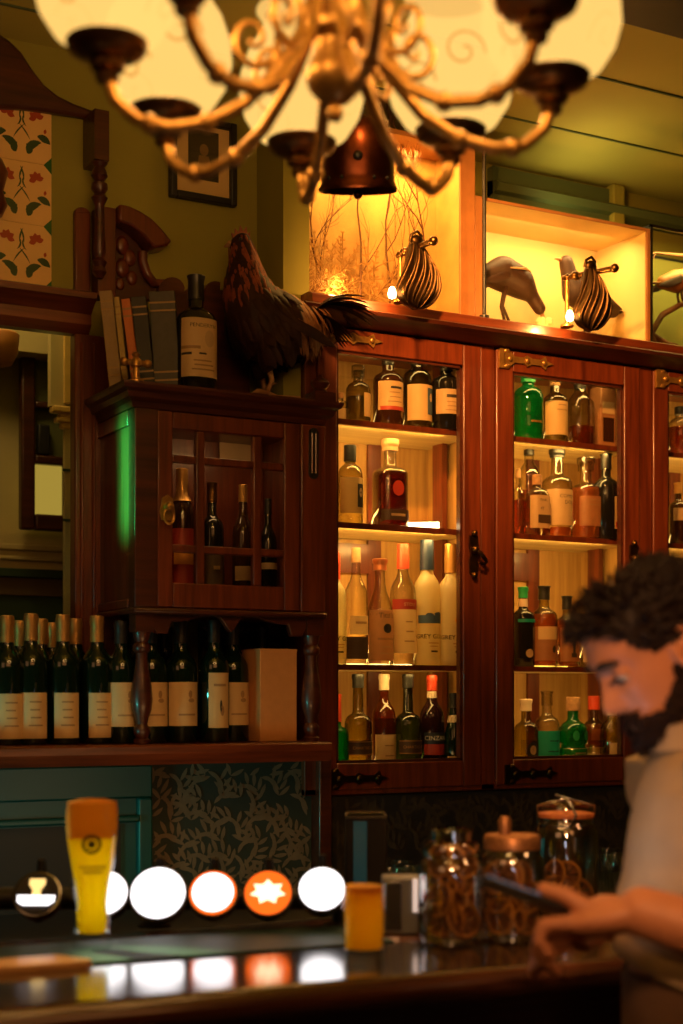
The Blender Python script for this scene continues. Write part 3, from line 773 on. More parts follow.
def shelf_bottle(label, px, w_, ytop, zbase, style, gl, Y=3.42, name='liquor_bottle', h=None, **kw):
    s = F/tY(px, Y); d = w_/s
    hh = h or (EYE + (HY-ytop)/s - zbase)
    return bottle(name, label, XW(px, Y), Y, zbase, d, hh, style, gl, **kw)
Z0, Z1, Z2, Z3 = S_TOPS
G = 'bottles behind the cabinet doors'
K = M
B = shelf_bottle
# first bay, top shelf
B('small squat clear bottle, cream label, partly behind the stile on the first bay top shelf', 340, 17, 394, Z3, 'stout', K['clear'], labels=[(K['cream'],.08,.5,60,[])], cap=K['cork'], capf=(.84,1), group=G)
B('stout clear bottle with glass stopper and plain cream label, first bay top shelf', 358, 25, 371, Z3, 'stout', K['olive'], Y=3.39, liq=K['yellowg'], fill=.5, labels=[(K['cream'],.12,.56,(0,75),[])], cap=K['clear'], capf=(.86,1.08), capr=1.35, group=G)
B('dark brown bottle with wide cream label and tall black neck, first bay top shelf', 388, 30, 352, Z3, 'spirit', K['brown_glass'], Y=3.39, labels=[(K['cream'],.20,.58,70,[('p',K['redlabel'],.2,.25,-60,60),('p',K['ink'],.48,.51,-20,30)]+lines(K['inkb'],.28,.46,3,30))], cap=K['blackcap'], capf=(.82,1), group=G)
B('rounded clear bottle with a blue figure on its pale label, first bay top shelf', 417, 30, 353, Z3, 'stout', K['olive'], Y=3.39, labels=[(K['cream'],.10,.56,70,[('p',K['navyglow'],.18,.52,12,52),('e',K['cream'],.4,32,.006,.011)])], cap=K['blackcap'], capf=(.84,1), group=G)
B('black bottle with broad tan label under the right end of the first bay top shelf', 446, 29, 355, Z3, 'spirit', K['black_glass'], Y=3.367, labels=[(K['tan'],.20,.52,75,[('p',K['ink'],.41,.45,-30,30)]+lines(K['inkb'],.22,.38,3,34))], cap=K['blackcap'], capf=(.78,1), group=G)
# first bay, second shelf
B('clear bottle with black stopper and dark portrait on its label, alone beside the whiskey', 350, 26, 448, Z2, 'stout', K['olive'], Y=3.39, labels=[(K['cream'],.14,.60,75,[('p',K['ink'],.22,.52,6,44),('e',K['tan'],.41,25,.006,.012)])], cap=K['blackcap'], capf=(.82,1.02), capr=1.25, group=G)
B('amber red whiskey bottle with brown cork top alone in the middle of the second shelf', 390, 33, 444, Z2, 'spirit', K['clear'], Y=3.39, liq=K['redl'], fill=.655, sq=3.2, labels=[(K['darklabel'],.07,.2,60,[('p',K['tan'],.12,.15,-26,26)]),(K['redl'],.34,.56,26,[('e',K['redlabel'],.45,0,.016,.02)])], cap=K['cork'], capf=(.91,1.04), capr=1.3, group=G)
# first bay, third shelf
GOT = lambda a: [('t',K['black_glass'],'GREY GOOSE',.0165,.23,a),('p',K['ink'],.105,.12,-14,18),('p',K['inkb'],.175,.183,-24,24),('p',K['inkb'],.15,.157,-18,18)]
B('frosted vodka bottle at the far left of the third shelf, half behind the door stile', 335, 23, 553, Z1, 'goose', K['frost'], Y=3.41, labels=[(K['frost'],.05,.27,80,GOT(18))], cap=K['redcap'], capf=(.76,1), group=G)
B('tall slim clear bottle with cork and black label band near its base', 356, 24, 549, Z1, 'tall', K['clear'], Y=3.40, labels=[(K['darklabel'],.05,.24,80,[]),(K['cream'],.26,.42,60,[('p',K['inkb'],.35,.37,-30,30)])], cap=K['cork'], capf=(.88,1), group=G)
B('clear vodka bottle with copper brown label and round black emblem', 380, 27, 560, Z1, 'slope', K['clear'], Y=3.40, labels=[(K['brownlabel'],.04,.52,82,[('e',K['ink'],.345,4,.012,.0125),('t',K['ink'],"Tito's",.019,.465,0),('t',K['ink'],'HANDMADE',.0085,.245,0)]+lines(K['inkb'],.08,.2,2,30))], cap=K['coppercap'], capf=(.90,1), capr=1.4, group=G)
B('clear vodka bottle with red neck foil and red band over a pale label', 403, 27, 545, Z1, 'tall', K['clear'], Y=3.40, labels=[(K['cream'],.10,.46,82,lines(K['inkb'],.16,.4,3,24)),(K['redlabel'],.46,.545,82,[('t',K['cream'],'STOLI',.0125,.50,0)])], cap=K['redcap'], capf=(.80,1), capr=1.2, group=G)
B('frosted vodka bottle with navy cap and blue birds painted on it', 427, 27, 541, Z1, 'goose', K['frost'], Y=3.39, labels=[(K['frost'],.04,.48,82,GOT(0)+[('p',K['navyglow'],.335,.40,-70,60),('e',K['navyglow'],.40,-20,.011,.006),('e',K['navyglow'],.41,22,.014,.005)])], cap=K['navycap'], capf=(.765,1), capr=1.25, group=G)
B('frosted vodka bottle with gold cap and an orange fruit painted on it', 451, 27, 545, Z1, 'goose', K['frost'], Y=3.366, labels=[(K['frost'],.04,.48,82,GOT(2)+[('e',K['orangeprint'],.37,-2,.008,.009),('e',K['ink'],.43,16,.006,.004),('e',K['orangeprint'],.40,10,.006,.006)])], cap=K['goldfoil'], capf=(.765,1), capr=1.15, group=G)
# first bay, bottom shelf
B('green bottle with red top just showing at the left edge of the bottom shelf', 336, 26, 695, Z0, 'dome', K['emerald'], Y=3.42, cap=K['redcap'], capf=(.7,1), group=G)
CH = lambda: [(K['darklabel'],.27,.40,70,[('t',K['goldfoil'],'CHARTREUSE',.0105,.335,0),('p',K['goldfoil'],.275,.282,-68,68),('p',K['goldfoil'],.388,.395,-68,68)])]
B('yellow liqueur bottle with domed shoulder and dark lettered band', 358, 28, 675, Z0, 'dome', K['yellowg'], Y=3.40, labels=CH(), cap=K['blackcap'], capf=(.88,1), capr=1.15, group=G)
B('brown bottle with pale cap and cream lower label between the two domed liqueurs', 384, 24, 675, Z0, 'wine', K['amberl'], Y=3.42, liq=K['redl'], fill=.6, labels=[(K['cream'],.06,.45,75,lines(K['inkb'],.12,.4,3,30))], cap=K['whitecap'], capf=(.86,1), group=G)
B('green liqueur bottle with domed shoulder and dark lettered band', 408, 27, 675, Z0, 'dome', K['chartg'], Y=3.40, labels=CH(), cap=K['blackcap'], capf=(.88,1), capr=1.15, group=G)
B('dark vermouth bottle with red cap and white lettering on the bottom shelf', 432, 25, 676, Z0, 'wine', K['red_glass'], Y=3.40, labels=[(K['navycap'],.36,.47,70,[('t',K['white'],'CINZANO',.0165,.415,0)]),(K['redlabel'],.26,.36,70,[])], cap=K['redcap'], capf=(.86,1), collar=(K['whitecap'],.79,.855), group=G)
B('small green sparkling wine bottle with black foil and pale neck label', 454, 21, 694, Z0, 'champ', K['green_glass'], Y=3.368, labels=[(K['cream'],.1,.3,70,[])], cap=K['blackcap'], capf=(.84,1), capr=1.12, collar=(K['whitecap'],.68,.76), group=G)
# second bay, top shelf
B('emerald green round gin bottle on the second bay top shelf', 528, 31, 372, Z3, 'stout', K['emerald'], Y=3.40, labels=[(K['emerald'],.2,.34,50,[('p',K['goldfoil'],.25,.28,-24,24)])], cap=K['greencap'], capf=(.84,1.02), capr=1.2, group=G)
B('bottle with wide plain cream label and orange top beside the green gin', 555, 25, 375, Z3, 'spirit', K['olive'], Y=3.40, labels=[(K['cream'],.12,.60,85,lines(K['inkb'],.44,.58,2,28))], cap=K['cork'], capf=(.84,1), group=G)
B('half empty amber decanter bottle on the second bay top shelf', 580, 27, 380, Z3, 'decant', K['clear'], Y=3.40, liq=K['amberl'], fill=.3, sq=3, cap=K['blackcap'], capf=(.86,1.06), capr=1.1, group=G)
def carton():
    px, Y = 604, 3.40; X = XW(px, Y); w_ = 19/(F/tY(px, Y)); h = ZW(388, px, Y)-Z3
    t = thing('whisky_carton', 'pinkish tan carton with dark window panel at the end of the top shelf', 'box', (X, Y, Z3+.0005))
    MB().box(-w_/2, w_/2, -.02, .03, 0, h).build('carton_body', M['brownlabel'], t, bevel=.002)
    MB().box(-w_/2+.008, w_/2-.008, -.0212, -.0202, .02, h*.5).build('window', M['brown_glass'], t)
    MB().box(-w_/2+.006, w_/2-.006, -.0212, -.0202, h*.56, h*.75).build('printed_panel', M['tan'], t)
carton()
# second bay, second shelf
B('slim amber bottle cut off by the stile at the start of the second bay', 518, 13, 470, Z2, 'tall', K['clear'], Y=3.42, liq=K['amberl'], fill=.55, cap=K['cork'], capf=(.88,1), group=G)
B('clear bottle with bulbous neck and tall black cap behind a short labelled bottle', 529, 23, 443, Z2, 'bulge', K['clear'], Y=3.44, liq=K['amberl'], fill=.5, cap=K['blackcap'], capf=(.87,1), capr=1.1, group=G)
B('short square bottle with pale label in front of the bulbous necked bottle', 537, 22, 476, Z2, 'stout', K['clear'], Y=3.375, sq=4, labels=[(K['tan'],.12,.66,70,[('p',K['darklabel'],.2,.34,-30,46),('t',K['ink'],'PINK',.010,.58,0),('t',K['ink'],'47',.011,.44,-8)])], cap=K['cork'], capf=(.85,1), group=G)
B('clear round shouldered bottle with dark cap and two lines of large lettering', 557, 31, 452, Z2, 'spirit', K['clear'], Y=3.40, liq=K['pinkl'], fill=.12, labels=[(K['tan'],.14,.55,75,[('t',K['ink'],'COPPER',.0135,.47,6),('t',K['ink'],'DOG',.0145,.40,14)])], cap=K['blackcap'], capf=(.93,1.02), capr=1.25, group=G)
B('copper pink bottle with glass stopper on the second shelf of the second bay', 586, 31, 462, Z2, 'spirit', K['clear'], Y=3.39, liq=K['pinkl'], fill=.66, sq=2.6, labels=[(K['brownlabel'],.16,.54,60,lines(K['inkb'],.4,.52,2,30))], cap=K['clear'], capf=(.88,1.04), capr=1.4, group=G)
B('black bottle with small cream and red label at the end of the second shelf', 606, 26, 455, Z2, 'spirit', K['black_glass'], Y=3.365, labels=[(K['cream'],.12,.5,(2,52),[('p',K['redlabel'],.14,.2,6,48),('p',K['ink'],.42,.45,14,40),('e',K['redlabel'],.33,26,.007,.007)])], cap=K['blackcap'], capf=(.83,1), group=G)
# second bay, third shelf
B('dark bottle with green cap and a silver slanting stripe', 523, 23, 588, Z1, 'spirit', K['black_glass'], Y=3.40, labels=[(K['black_glass'],.1,.6,70,[('e',K['tan'],.17,0,.012,.012),('p',K['teallabel'],.56,.6,-60,60)])], cap=K['greencap'], capf=(.87,1), collar=(K['whitecap'],.76,.86), group=G)
B('tan bottle with black cap and a blank pale square on its label', 544, 27, 587, Z1, 'spirit', K['olive'], Y=3.40, liq=K['pinkl'], fill=.66, labels=[(K['brownlabel'],.08,.5,75,[('p',K['cream'],.34,.5,-60,30),('e',K['ink'],.22,10,.006,.01)])], cap=K['blackcap'], capf=(.84,1), capr=1.15, group=G)
B('slim amber bottle with black cap and a black figure on its label', 567, 22, 597, Z1, 'spirit', K['olive'], Y=3.40, liq=K['pinkl'], fill=.68, sq=3, labels=[(K['brownlabel'],.08,.56,70,[('p',K['ink'],.14,.2,-14,18),('p',K['ink'],.2,.34,-5,10),('e',K['ink'],.37,3,.004,.006)])], cap=K['blackcap'], capf=(.82,1), capr=1.2, group=G)
B('pale yellow bottle half hidden behind the dark haired man on the third shelf', 590, 24, 612, Z1, 'stout', K['yellowg'], Y=3.42, labels=[(K['cream'],.1,.4,70,[])], cap=K['whitecap'], capf=(.85,1), group=G)
# second bay, bottom shelf
B('pale bottle with round black and cream emblem at the start of the bottom shelf', 526, 25, 700, Z0, 'spirit', K['yellowg'], Y=3.40, labels=[(K['olive'],.1,.5,60,[('e',K['ink'],.36,0,.019,.026),('e',K['cream'],.37,0,.010,.013)])], cap=K['whitecap'], capf=(.86,1), capr=1.2, group=G)
B('clear bottle with square teal label on the bottom shelf', 547, 25, 692, Z0, 'spirit', K['clear'], Y=3.42, labels=[(K['teallabel'],.16,.55,80,lines(K['navycap'],.26,.5,2,30))], cap=K['clear'], capf=(.84,1.0), capr=1.2, group=G)
B('emerald waisted bottle with cork top and cream label on the bottom shelf', 573, 29, 698, Z0, 'skull', K['emerald'], Y=3.40, labels=[(K['cream'],.12,.37,80,lines(K['inkb'],.18,.34,3,34)),(K['emerald'],.46,.6,50,[('e',K['greencap'],.53,-24,.009,.014),('e',K['greencap'],.53,24,.009,.014)])], cap=K['cork'], capf=(.84,1), capr=1.25, group=G)
B('amber waisted bottle with red cap and cream label on the bottom shelf', 594, 24, 697, Z0, 'skull', K['olive'], Y=3.42, liq=K['pinkl'], fill=.66, labels=[(K['cream'],.12,.37,80,lines(K['inkb'],.18,.34,2,34)),(K['pinkl'],.46,.6,50,[('e',K['redlabel'],.53,26,.008,.013)])], cap=K['redcap'], capf=(.84,1), capr=1.3, group=G)
B('stout pale bottle with yellow label at the right end of the bottom shelf', 612, 24, 705, Z0, 'stout', K['yellowg'], Y=3.365, labels=[(K['cream'],.1,.48,(-50,20),[])], cap=K['whitecap'], capf=(.86,1), capr=1.1, group=G)
# third bay
B('amber whiskey bottle on the top shelf of the third bay at the picture edge', 680, 25, 408, Z3, 'stout', K['clear'], Y=3.40, liq=K['amberl'], fill=.6, cap=K['blackcap'], capf=(.86,1), group=G)
B('dark bottle with tan label on the second shelf of the third bay', 678, 18, 484, Z2, 'spirit', K['brown_glass'], Y=3.40, labels=[(K['tan'],.4,.6,70,[])], cap=K['goldfoil'], capf=(.84,1), group=G)
B('black bottle at the far right of the second shelf of the third bay', 694, 18, 480, Z2, 'spirit', K['black_glass'], Y=3.42, cap=K['blackcap'], capf=(.84,1), group=G)
# inside the small cupboard
zi = 1.7255; zi2 = zi
B('round amber bottle with orange label behind the leaded cupboard door', 182, 26, 470, zi2, 'stout', K['brown_glass'], Y=3.30, labels=[(K['redlabel'],.1,.55,80,[('p',K['orangeprint'],.28,.42,-60,60)])], cap=K['goldfoil'], capf=(.76,1), capr=1.2)
B('dark slender bottle with pale highlights in the centre of the leaded cupboard', 212, 24, 484, zi2, 'spirit', K['black_glass'], Y=3.32, labels=[(K['darklabel'],.15,.45,70,[('p',K['tan'],.28,.31,-16,16)])], cap=K['brassd'], capf=(.84,1))
B('dark bottle with a small tan label behind the right pane of the leaded cupboard', 243, 22, 486, zi2, 'tall', K['brown_glass'], Y=3.32, labels=[(K['tan'],.2,.32,70,[])], cap=K['goldfoil'], capf=(.86,1))
B('slim dark bottle in the narrow right column of the leaded cupboard', 268, 18, 500, zi2, 'tall', K['black_glass'], Y=3.32, labels=[(K['tan'],.34,.40,70,[])], cap=K['blackcap'], capf=(.86,1))
# tan cards added to stand in for reflections in the cupboard panes
def card(label, px, py0, py1, w_, Y):
    X = XW(px, Y); s = F/tY(px, Y); z0, z1 = ZW(py1, px, Y), ZW(py0, px, Y)
    mb = MB(); mb.box(X-w_/2/s, X+w_/2/s, Y, Y+.003, z0, z1); tag(mb.build('reflection_card', M['tan']), label, 'card')
YB2 = YHB-.026
card('wide tan card standing in for a reflection, leaded cupboard upper middle pane', 240, 440, 464, 44, YB2)
card('small tan card standing in for a reflection, leaded cupboard upper right pane', 283, 446, 500, 24, YB2)
def wine(label, px, ytop, Y, labspec, foil, group, d=.0755):
    z = ZS; s = F/tY(px, Y)
    h = EYE + (HY-ytop)/s - z
    return bottle('wine_bottle', label, XW(px, Y), Y, z, d, h, 'wine', M['green_glass'], cap=foil, capf=(.80,1) if foil is M['goldfoil'] else (.82,1), capr=1.05, labels=labspec, group=group)
WL = lambda: [(M['cream'], .05, .40, 48, lines(M['inkb'], .12, .36, 4, 24))]
g1 = 'gold topped wine bottles on the shelf'
wd = ['gold topped wine bottle in the front row, cut by the left picture edge', 'second gold topped wine bottle from the left in the front row', 'third gold topped wine bottle from the left in the front row, before the frame post', 'gold topped wine bottle standing alone at the right end of the front row']
for px, yt, l in zip((7, 31, 63, 97), (617, 615, 616, 617), wd): wine(l, px, yt, 3.28, WL(), M['goldfoil'], g1)
wb = ['gold topped wine bottle in the back row nearest the left picture edge', 'gold topped wine bottle in the back row, behind the second front bottle', 'shorter gold topped wine bottle in the back row, lowest of the foils', 'gold topped wine bottle in the back row behind the third front bottle']
for px, yt, l in zip((20, 41, 52.5, 75.5), (622, 620, 624, 620), wb): wine(l, px, yt, 3.385, [], M['goldfoil'], g1)
g2 = 'dark wine bottles under the small cupboard'
BL = lambda: [(M['cream'], .14, .50, 70, [('p',M['inkb'],.225,.24,-30,34),('e',M['inkb'],.40,12,.005,.009),('e',M['inkb'],.35,16,.008,.005)])]
SL = lambda: [(M['cream'], .12, .57, 44, [('e',M['inkb'],.26,8,.005,.012),('p',M['inkb'],.46,.48,-24,24),('e',M['ink'],.3,3,.003,.014)])]
for px, l in ((121,'dark wine bottle half hidden behind the left turned leg of the cupboard'), (151,'dark wine bottle with broad cream label just right of the left turned leg'), (181,'dark wine bottle with broad cream label, middle one under the cupboard')):
    wine(l, px, 622, 3.27, BL(), M['blackcap'], g2)
wine('dark wine bottle with a narrow cream label standing beside the tan box', 214, 621, 3.26, SL(), M['blackcap'], g2, d=.072)
wine('dark wine bottle tucked behind the tan box', 233, 624, 3.31, BL(), M['blackcap'], g2)
for px, l in ((136,'unlabelled wine bottle at the back behind the left turned leg'), (166,'unlabelled wine bottle at the back, seen between two broad labels'), (262,'unlabelled wine bottle at the back behind the tan box')):
    wine(l, px, 628, 3.40, [], M['blackcap'], g2)
def tan_box():
    Y = 3.235; xa, xb = XW(260, Y), XW(297, Y); z1 = ZW(650, 260, Y)
    t = thing('wine_box', 'upright tan cardboard box standing between the wine bottles and turned leg', 'box', ((xa+xb)/2, Y+.05, ZS+.0005)); hw = (xb-xa)/2
    MB().box(-hw, hw, -.05, .055, 0, z1-ZS).build('box_body', P('tan cardboard', (.55,.24,.075), .65, noise=.12, scale=40), t, bevel=.002)
    mb = MB(); mb.box(-hw-.0005, hw+.0005, -.0505, .0555, z1-ZS-.002, z1-ZS+.003); mb.build('lid', P('cardboard lid edge', (.5,.22,.07), .7), t)
tan_box()
# ------------------------------------------------------------------ on top of the small cupboard
M['gilt'] = P('gilt spine', (.3,.18,.055), .5)
def book(label, pb, ptp, wpx, mat, Y=3.27, depth=.13):
    # pb: base pixel centre (x,y); ptp: top centre pixel; wpx spine width in pixels
    b = PW(pb[0], pb[1], Y); t_ = PW(ptp[0], ptp[1], Y); b.z = ZHT+.001; L = (t_-b); h = L.length; ang = math.atan2(L.x, L.z)
    w_ = wpx/(F/tY(pb[0], Y))
    o = thing('book', label, 'book', (b.x, Y, ZHT+.001), 0, 'books on top of the small cupboard'); o.rotation_euler = (0, ang, -radians(24))
    off = abs(sin(ang))*w_/2; o.location.z += off
    mb = MB(); mb.box(-w_/2, w_/2, 0, .006, 0, h).box(-w_/2, -w_/2+.003, 0, depth, 0, h).box(w_/2-.003, w_/2, 0, depth, 0, h); mb.build('cover', mat, o, bevel=.0015)
    MB().box(-w_/2+.003, w_/2-.003, .006, depth-.006, .004, h-.004).build('pages', M['pages'], o)
    for z in (.12, .2, .8, .88): MB().box(-w_/2-.0006, w_/2+.0006, -.0012, .0, h*z, h*z+.004).build('spine_band', M['gilt'], o)
book('tall tan book leaning at the left end of the books on the cupboard', (116,388), (106,290), 13, M['bookt'])
book('thin yellow book leaning between the tan and orange books', (126,388), (117,296), 6, M['booky'])
book('orange book leaning beside the black one on the cupboard', (137,388), (126,298), 9, M['booko'])
book('thick black book leaning between orange and charcoal books', (148,388), (139,296), 15, M['bookb'])
book('widest charcoal book standing next to the labelled dark bottle', (168,388), (162,291), 26, M['bookg'])
bottle('liquor_bottle', 'large dark bottle with cream picture label standing on the small cupboard', XW(196,3.26), 3.26, ZHT, 39/(F/tY(196,3.26)), ZW(277,196,3.26)-ZHT, 'spirit', M['black_glass'], cap=M['blackcap'], capf=(.80,1),
       labels=[(M['cream'],.13,.62,68,[('t',M['ink'],'PENDERYN',.0125,.555,0),('p',M['inkb'],.36,.385,-66,-10),('p',M['ink'],.31,.33,-66,-34),('p',M['ink'],.315,.33,-14,8),('e',M['tan'],.45,18,.012,.02)]+lines(M['inkb'],.17,.28,3,34))], sq=2.6)
mb = MB(); c = PW(136, 388, 3.19); c.z = ZHT+.001
mb.lathe([(.018,0),(.018,.005),(.008,.01),(.007,.034),(.012,.038),(.012,.052),(.006,.057),(.010,.064),(.0,.072)], 12, c)
mb.tube([c+Vector((-.026,0,.045)), c+Vector((.026,0,.045))], [.007,.007], 8)
for sg in (-1,1): mb.sphere(c+Vector((sg*.028,0,.045)), .010, 10, 6)
tag(mb.build('brass_ornament', M['brass'], smooth=50), 'tiny brass cross shaped ornament in front of the leaning books', 'ornament')
# ------------------------------------------------------------------ skinned figures
def remesh(mb, voxel, smooth=2, name='body', fac=.5):
    me = mb.mesh('tmp'); ob = bpy.data.objects.new('tmp', me); COL.objects.link(ob)
    r = ob.modifiers.new('r', 'REMESH'); r.mode = 'VOXEL'; r.voxel_size = voxel
    if smooth: s_ = ob.modifiers.new('s', 'SMOOTH'); s_.factor = fac; s_.iterations = smooth
    out = bpy.data.meshes.new_from_object(ob.evaluated_get(bpy.context.evaluated_depsgraph_get())); out.name = name
    bpy.data.objects.remove(ob); bpy.data.meshes.remove(me)
    return out
def loft(mb, rows, n=28):               # rows: (centre, rx vec, ry vec)
    rs = []
    for c, a, b in rows:
        c, a, b = Vector(c), Vector(a), Vector(b)
        rs.append([c + a*cos(2*pi*j/n) + b*sin(2*pi*j/n) for j in range(n)])
    return mb.rings(rs)
def blobs(nd, ed, mb=None, k0=7):
    mb = mb or MB()
    for a, b in ed:
        pa, ra = nd[a]; pb, rb = nd[b]; pa, pb = Vector(pa), Vector(pb); k = max(3, int((pb-pa).length/(.3*min(ra, rb)))+1)
        for i in range(k+1):
            t = i/k; mb.sphere(pa+(pb-pa)*t, ra+(rb-ra)*t, 16, 10)
    return mb
def feather(mb, base, d, L, wd, up=(0,0,1), curl=0, n=6):
    d = Vector(d).normalized(); up = Vector(up); side = d.cross(up)
    if side.length < 1e-4: side = d.cross(Vector((1,0,0)))
    side.normalize(); nrm = side.cross(d).normalized(); p = Vector(base); A = []; B_ = []; Cc = []
    for i in range(n+1):
        t = i/n; h = wd*.5*(sin(pi*min(1, .12+.88*t))**.7 if t < 1 else 0)
        A.append(p + side*h); B_.append(p - side*h); Cc.append(p + nrm*h*.35)
        dd = (d + nrm*curl*t).normalized(); p = p + dd*(L/n)
    vs = A + Cc + B_; m = n+1; fs = []
    for i in range(n): fs += [(i, i+1, m+i+1, m+i), (m+i, m+i+1, 2*m+i+1, 2*m+i)]
    mb.add(vs, fs)

# ------------------------------------------------------------------ taxidermy cockerel on the cupboard
M['rf_dark'] = P('black brown plumage', (.034,.011,.006), .6, noise=.5, scale=50, spec=.2)
M['rf_red'] = P('russet plumage', (.24,.055,.02), .6, noise=.5, scale=60, spec=.2)
M['rf_gold'] = P('golden saddle plumage', (.30,.12,.04), .6, noise=.5, scale=60)
M['comb'] = P('dull red comb', (.26,.07,.035), .5)
M['legsk'] = P('scaly yellow leg', (.33,.16,.06), .6, noise=.3, scale=90)
def rooster():
    Y = 3.285; c = PW(268, 390, Y); t = thing('stuffed_cockerel', 'dark russet stuffed cockerel standing on the small cupboard, tail over the glass cabinet', 'bird', (c.x, Y, ZHT+.001), radians(166))
    rnd = random.Random(4)
    MB().box(-.07, .10, -.05, .06, 0, .012).build('base_board', M['legsk'], t, bevel=.003)
    nd = {'rump':((-.085,0,.17),.045),'tail':((-.125,0,.195),.022),'mid':((-.03,0,.165),.073),'breast':((.03,0,.18),.078),'nbase':((.055,0,.235),.06),'neck':((.062,0,.285),.04),'head':((.066,0,.33),.025),'beakb':((.088,0,.328),.013)}
    ed = [('rump','tail'),('rump','mid'),('mid','breast'),('breast','nbase'),('nbase','neck'),('neck','head'),('head','beakb')]
    for s in (-1,1):
        nd['th%d'%s] = ((.0,s*.04,.12),.04); nd['kn%d'%s] = ((.012,s*.04,.075),.018); ed += [('mid','th%d'%s),('th%d'%s,'kn%d'%s)]
    mb = blobs(nd, ed); me = remesh(mb, .005, 5)
    body = link('body', me, [M['rf_dark']], t, smooth=180)
    pts = [(v.co.copy(), v.normal.copy()) for v in me.vertices]
    f1, f2, f3 = MB(), MB(), MB()
    for p, n_ in rnd.sample(pts, min(len(pts), 900)):
        if p.z < .1: continue
        d = (Vector((-.55,0,-.8)) - n_*Vector((-.55,0,-.8)).dot(n_))
        if d.length < .05: continue
        d.normalize(); q_ = p + n_*.001
        if p.z > .225: feather(f2, q_, (Vector((-.25,0,-1)) + n_*.25), rnd.uniform(.035,.06), .010, n_, -.2)
        elif p.x < -.05 and p.z > .14: feather(f3, q_, d + n_*.15 + Vector((0,0,-.4)), rnd.uniform(.04,.075), .009, n_, -.3)
        elif rnd.random() < .8: feather(f1, q_, d + n_*.16, rnd.uniform(.03,.05), .018, n_, -.15)
    f1.build('body_plumage', M['rf_dark'], t, smooth=180, fix=False); f2.build('hackle', M['rf_red'], t, smooth=180, fix=False); f3.build('saddle', M['rf_gold'], t, smooth=180, fix=False)
    for s in (-1,1):
        mb = MB()
        for i in range(9): feather(mb, (.035-.012*i, s*(.078-.001*i), .19-.004*i), (-.9,s*.03,-.42), .075+.004*i, .022, (0,s,0), -.1)
        mb.build('wing', M['rf_dark'], t, smooth=180, fix=False)
    mb = MB()
    for i in range(14):
        a = .55 + .12*(i % 5); yy = (i/13-.5)*.05
        feather(mb, (-.12, yy, .20), (-cos(a), yy*4, sin(a)*.55), .125+.016*(i % 4), .024, (0,0,1), -1.3-.1*(i % 3), 9)
    for i in range(6): feather(mb, (-.12, (i-2.5)*.012, .19), (-1, (i-2.5)*.06, -.25), .11, .02, (0,0,1), -.7, 7)
    mb.build('tail', M['rf_dark'], t, smooth=180, fix=False)
    mb = MB(); pr = [(.092,.342),(.094,.352),(.086,.349),(.085,.362),(.076,.354),(.072,.369),(.064,.357),(.056,.368),(.053,.352),(.046,.358),(.048,.34)]
    mb.prism(pr, -.004, .004); mb.build('comb', M['comb'], t, bevel=.001)
    mb = MB()
    for s in (-1,1): mb.sphere((.083, s*.009, .308), .011, 10, 8, (.7,.5,1.6))
    mb.build('wattle', M['comb'], t, smooth=180)
    mb = MB(); mb.tube([(.085,0,.331),(.10,0,.329),(.113,0,.322)], [.010,.007,.001], 10); mb.build('beak', M['legsk'], t, smooth=180)
    for s in (-1,1):
        mb = MB(); mb.sphere((.075, s*.021, .334), .0045, 10, 8); mb.build('eye', M['black'], t, smooth=180)
        mb = MB(); mb.tube([(.012,s*.04,.085),(.0,s*.04,.045),(.012,s*.04,.016)], [.009,.0065,.0065], 10)
        for a in (-.45, 0, .45): mb.tube([(.012,s*.04,.018),(.03+.01*cos(a),s*.04+.03*sin(a),.018),(.045+.008*cos(a),s*.04+.05*sin(a),.014)], [.006,.0055,.002], 8)
        mb.tube([(.012,s*.04,.018),(-.012,s*.04,.014)], [.006,.002], 8); mb.tube([(.006,s*.04,.036),(-.014,s*.036,.04)], [.005,.001], 8)
        mb.build('leg', M['legsk'], t, smooth=180)
rooster()
for o in bpy.data.objects:
    if o.parent and o.parent.name == 'stuffed_cockerel': o.data.transform(Matrix.Diagonal((.96, 1.1, 1.17, 1)))

# ------------------------------------------------------------------ lit display cases on the cabinet
YD = YC+.02
M['straw'] = P('lit straw backing', (.62,.36,.1), .8, noise=.45, scale=7)
M['twig'] = P('dry twig', (.16,.06,.015), .8, noise=.4, scale=40)
M['frond'] = P('dry fern', (.45,.24,.06), .8, noise=.4, scale=40, trans=.4)
M['caseframe'] = P('pale orange case wood', (.4,.17,.05), .5, noise=.25, scale=20)
M['caseivory'] = P('ivory case lining', (.8,.6,.28), .75, noise=.1, scale=5)
M['bird'] = P('brown bird plumage', (.05,.017,.006), .6, noise=.55, scale=45)
M['birdp'] = P('pale wing bar', (.42,.26,.12), .6)
# case 1: grasses before a straw coloured panel
x0, x1 = XW(310, YD), XW(460, YD); zt1 = 2.95; xk0, xk1 = XW(460, YD), XW(484, YD)
CBa = YD+.14
c1 = thing('display_case', 'tall lit glass case of dried branches and ferns above the first cabinet door', 'display case', (x0, YD, ZTOP))
MB().box(x0, xk0, CBa-.02, CBa, ZTOP, zt1).build('back_panel', M['straw'], c1, world=True)
MB().box(xk0+.0, xk0+.012, YD+.002, CBa, ZTOP, zt1).build('side_panel', M['straw'], c1, world=True)
MB().box(xk0-.004, xk0+.045, YD-.006, YD+.002, ZTOP, zt1).build('front_frame', M['caseframe'], c1, world=True, bevel=.003)
MB().box(x0, x0+.006, YD, CBa-.02, ZTOP, zt1).build('side_glass', M['pane'], c1, world=True)
MB().box(x0, xk0, YD+.03, CBa, ZTOP, ZTOP+.008).build('case_floor', M['caseframe'], c1, world=True)
MB().box(x0-.004, xk0+.045, YD, CBa, zt1, zt1+.012).build('case_top', M['caseframe'], c1, world=True)
MB().box(x0+.006, x1, YD, YD+.003, ZTOP, zt1).build('front_glass', M['pane'], c1, world=True)
rnd = random.Random(11)
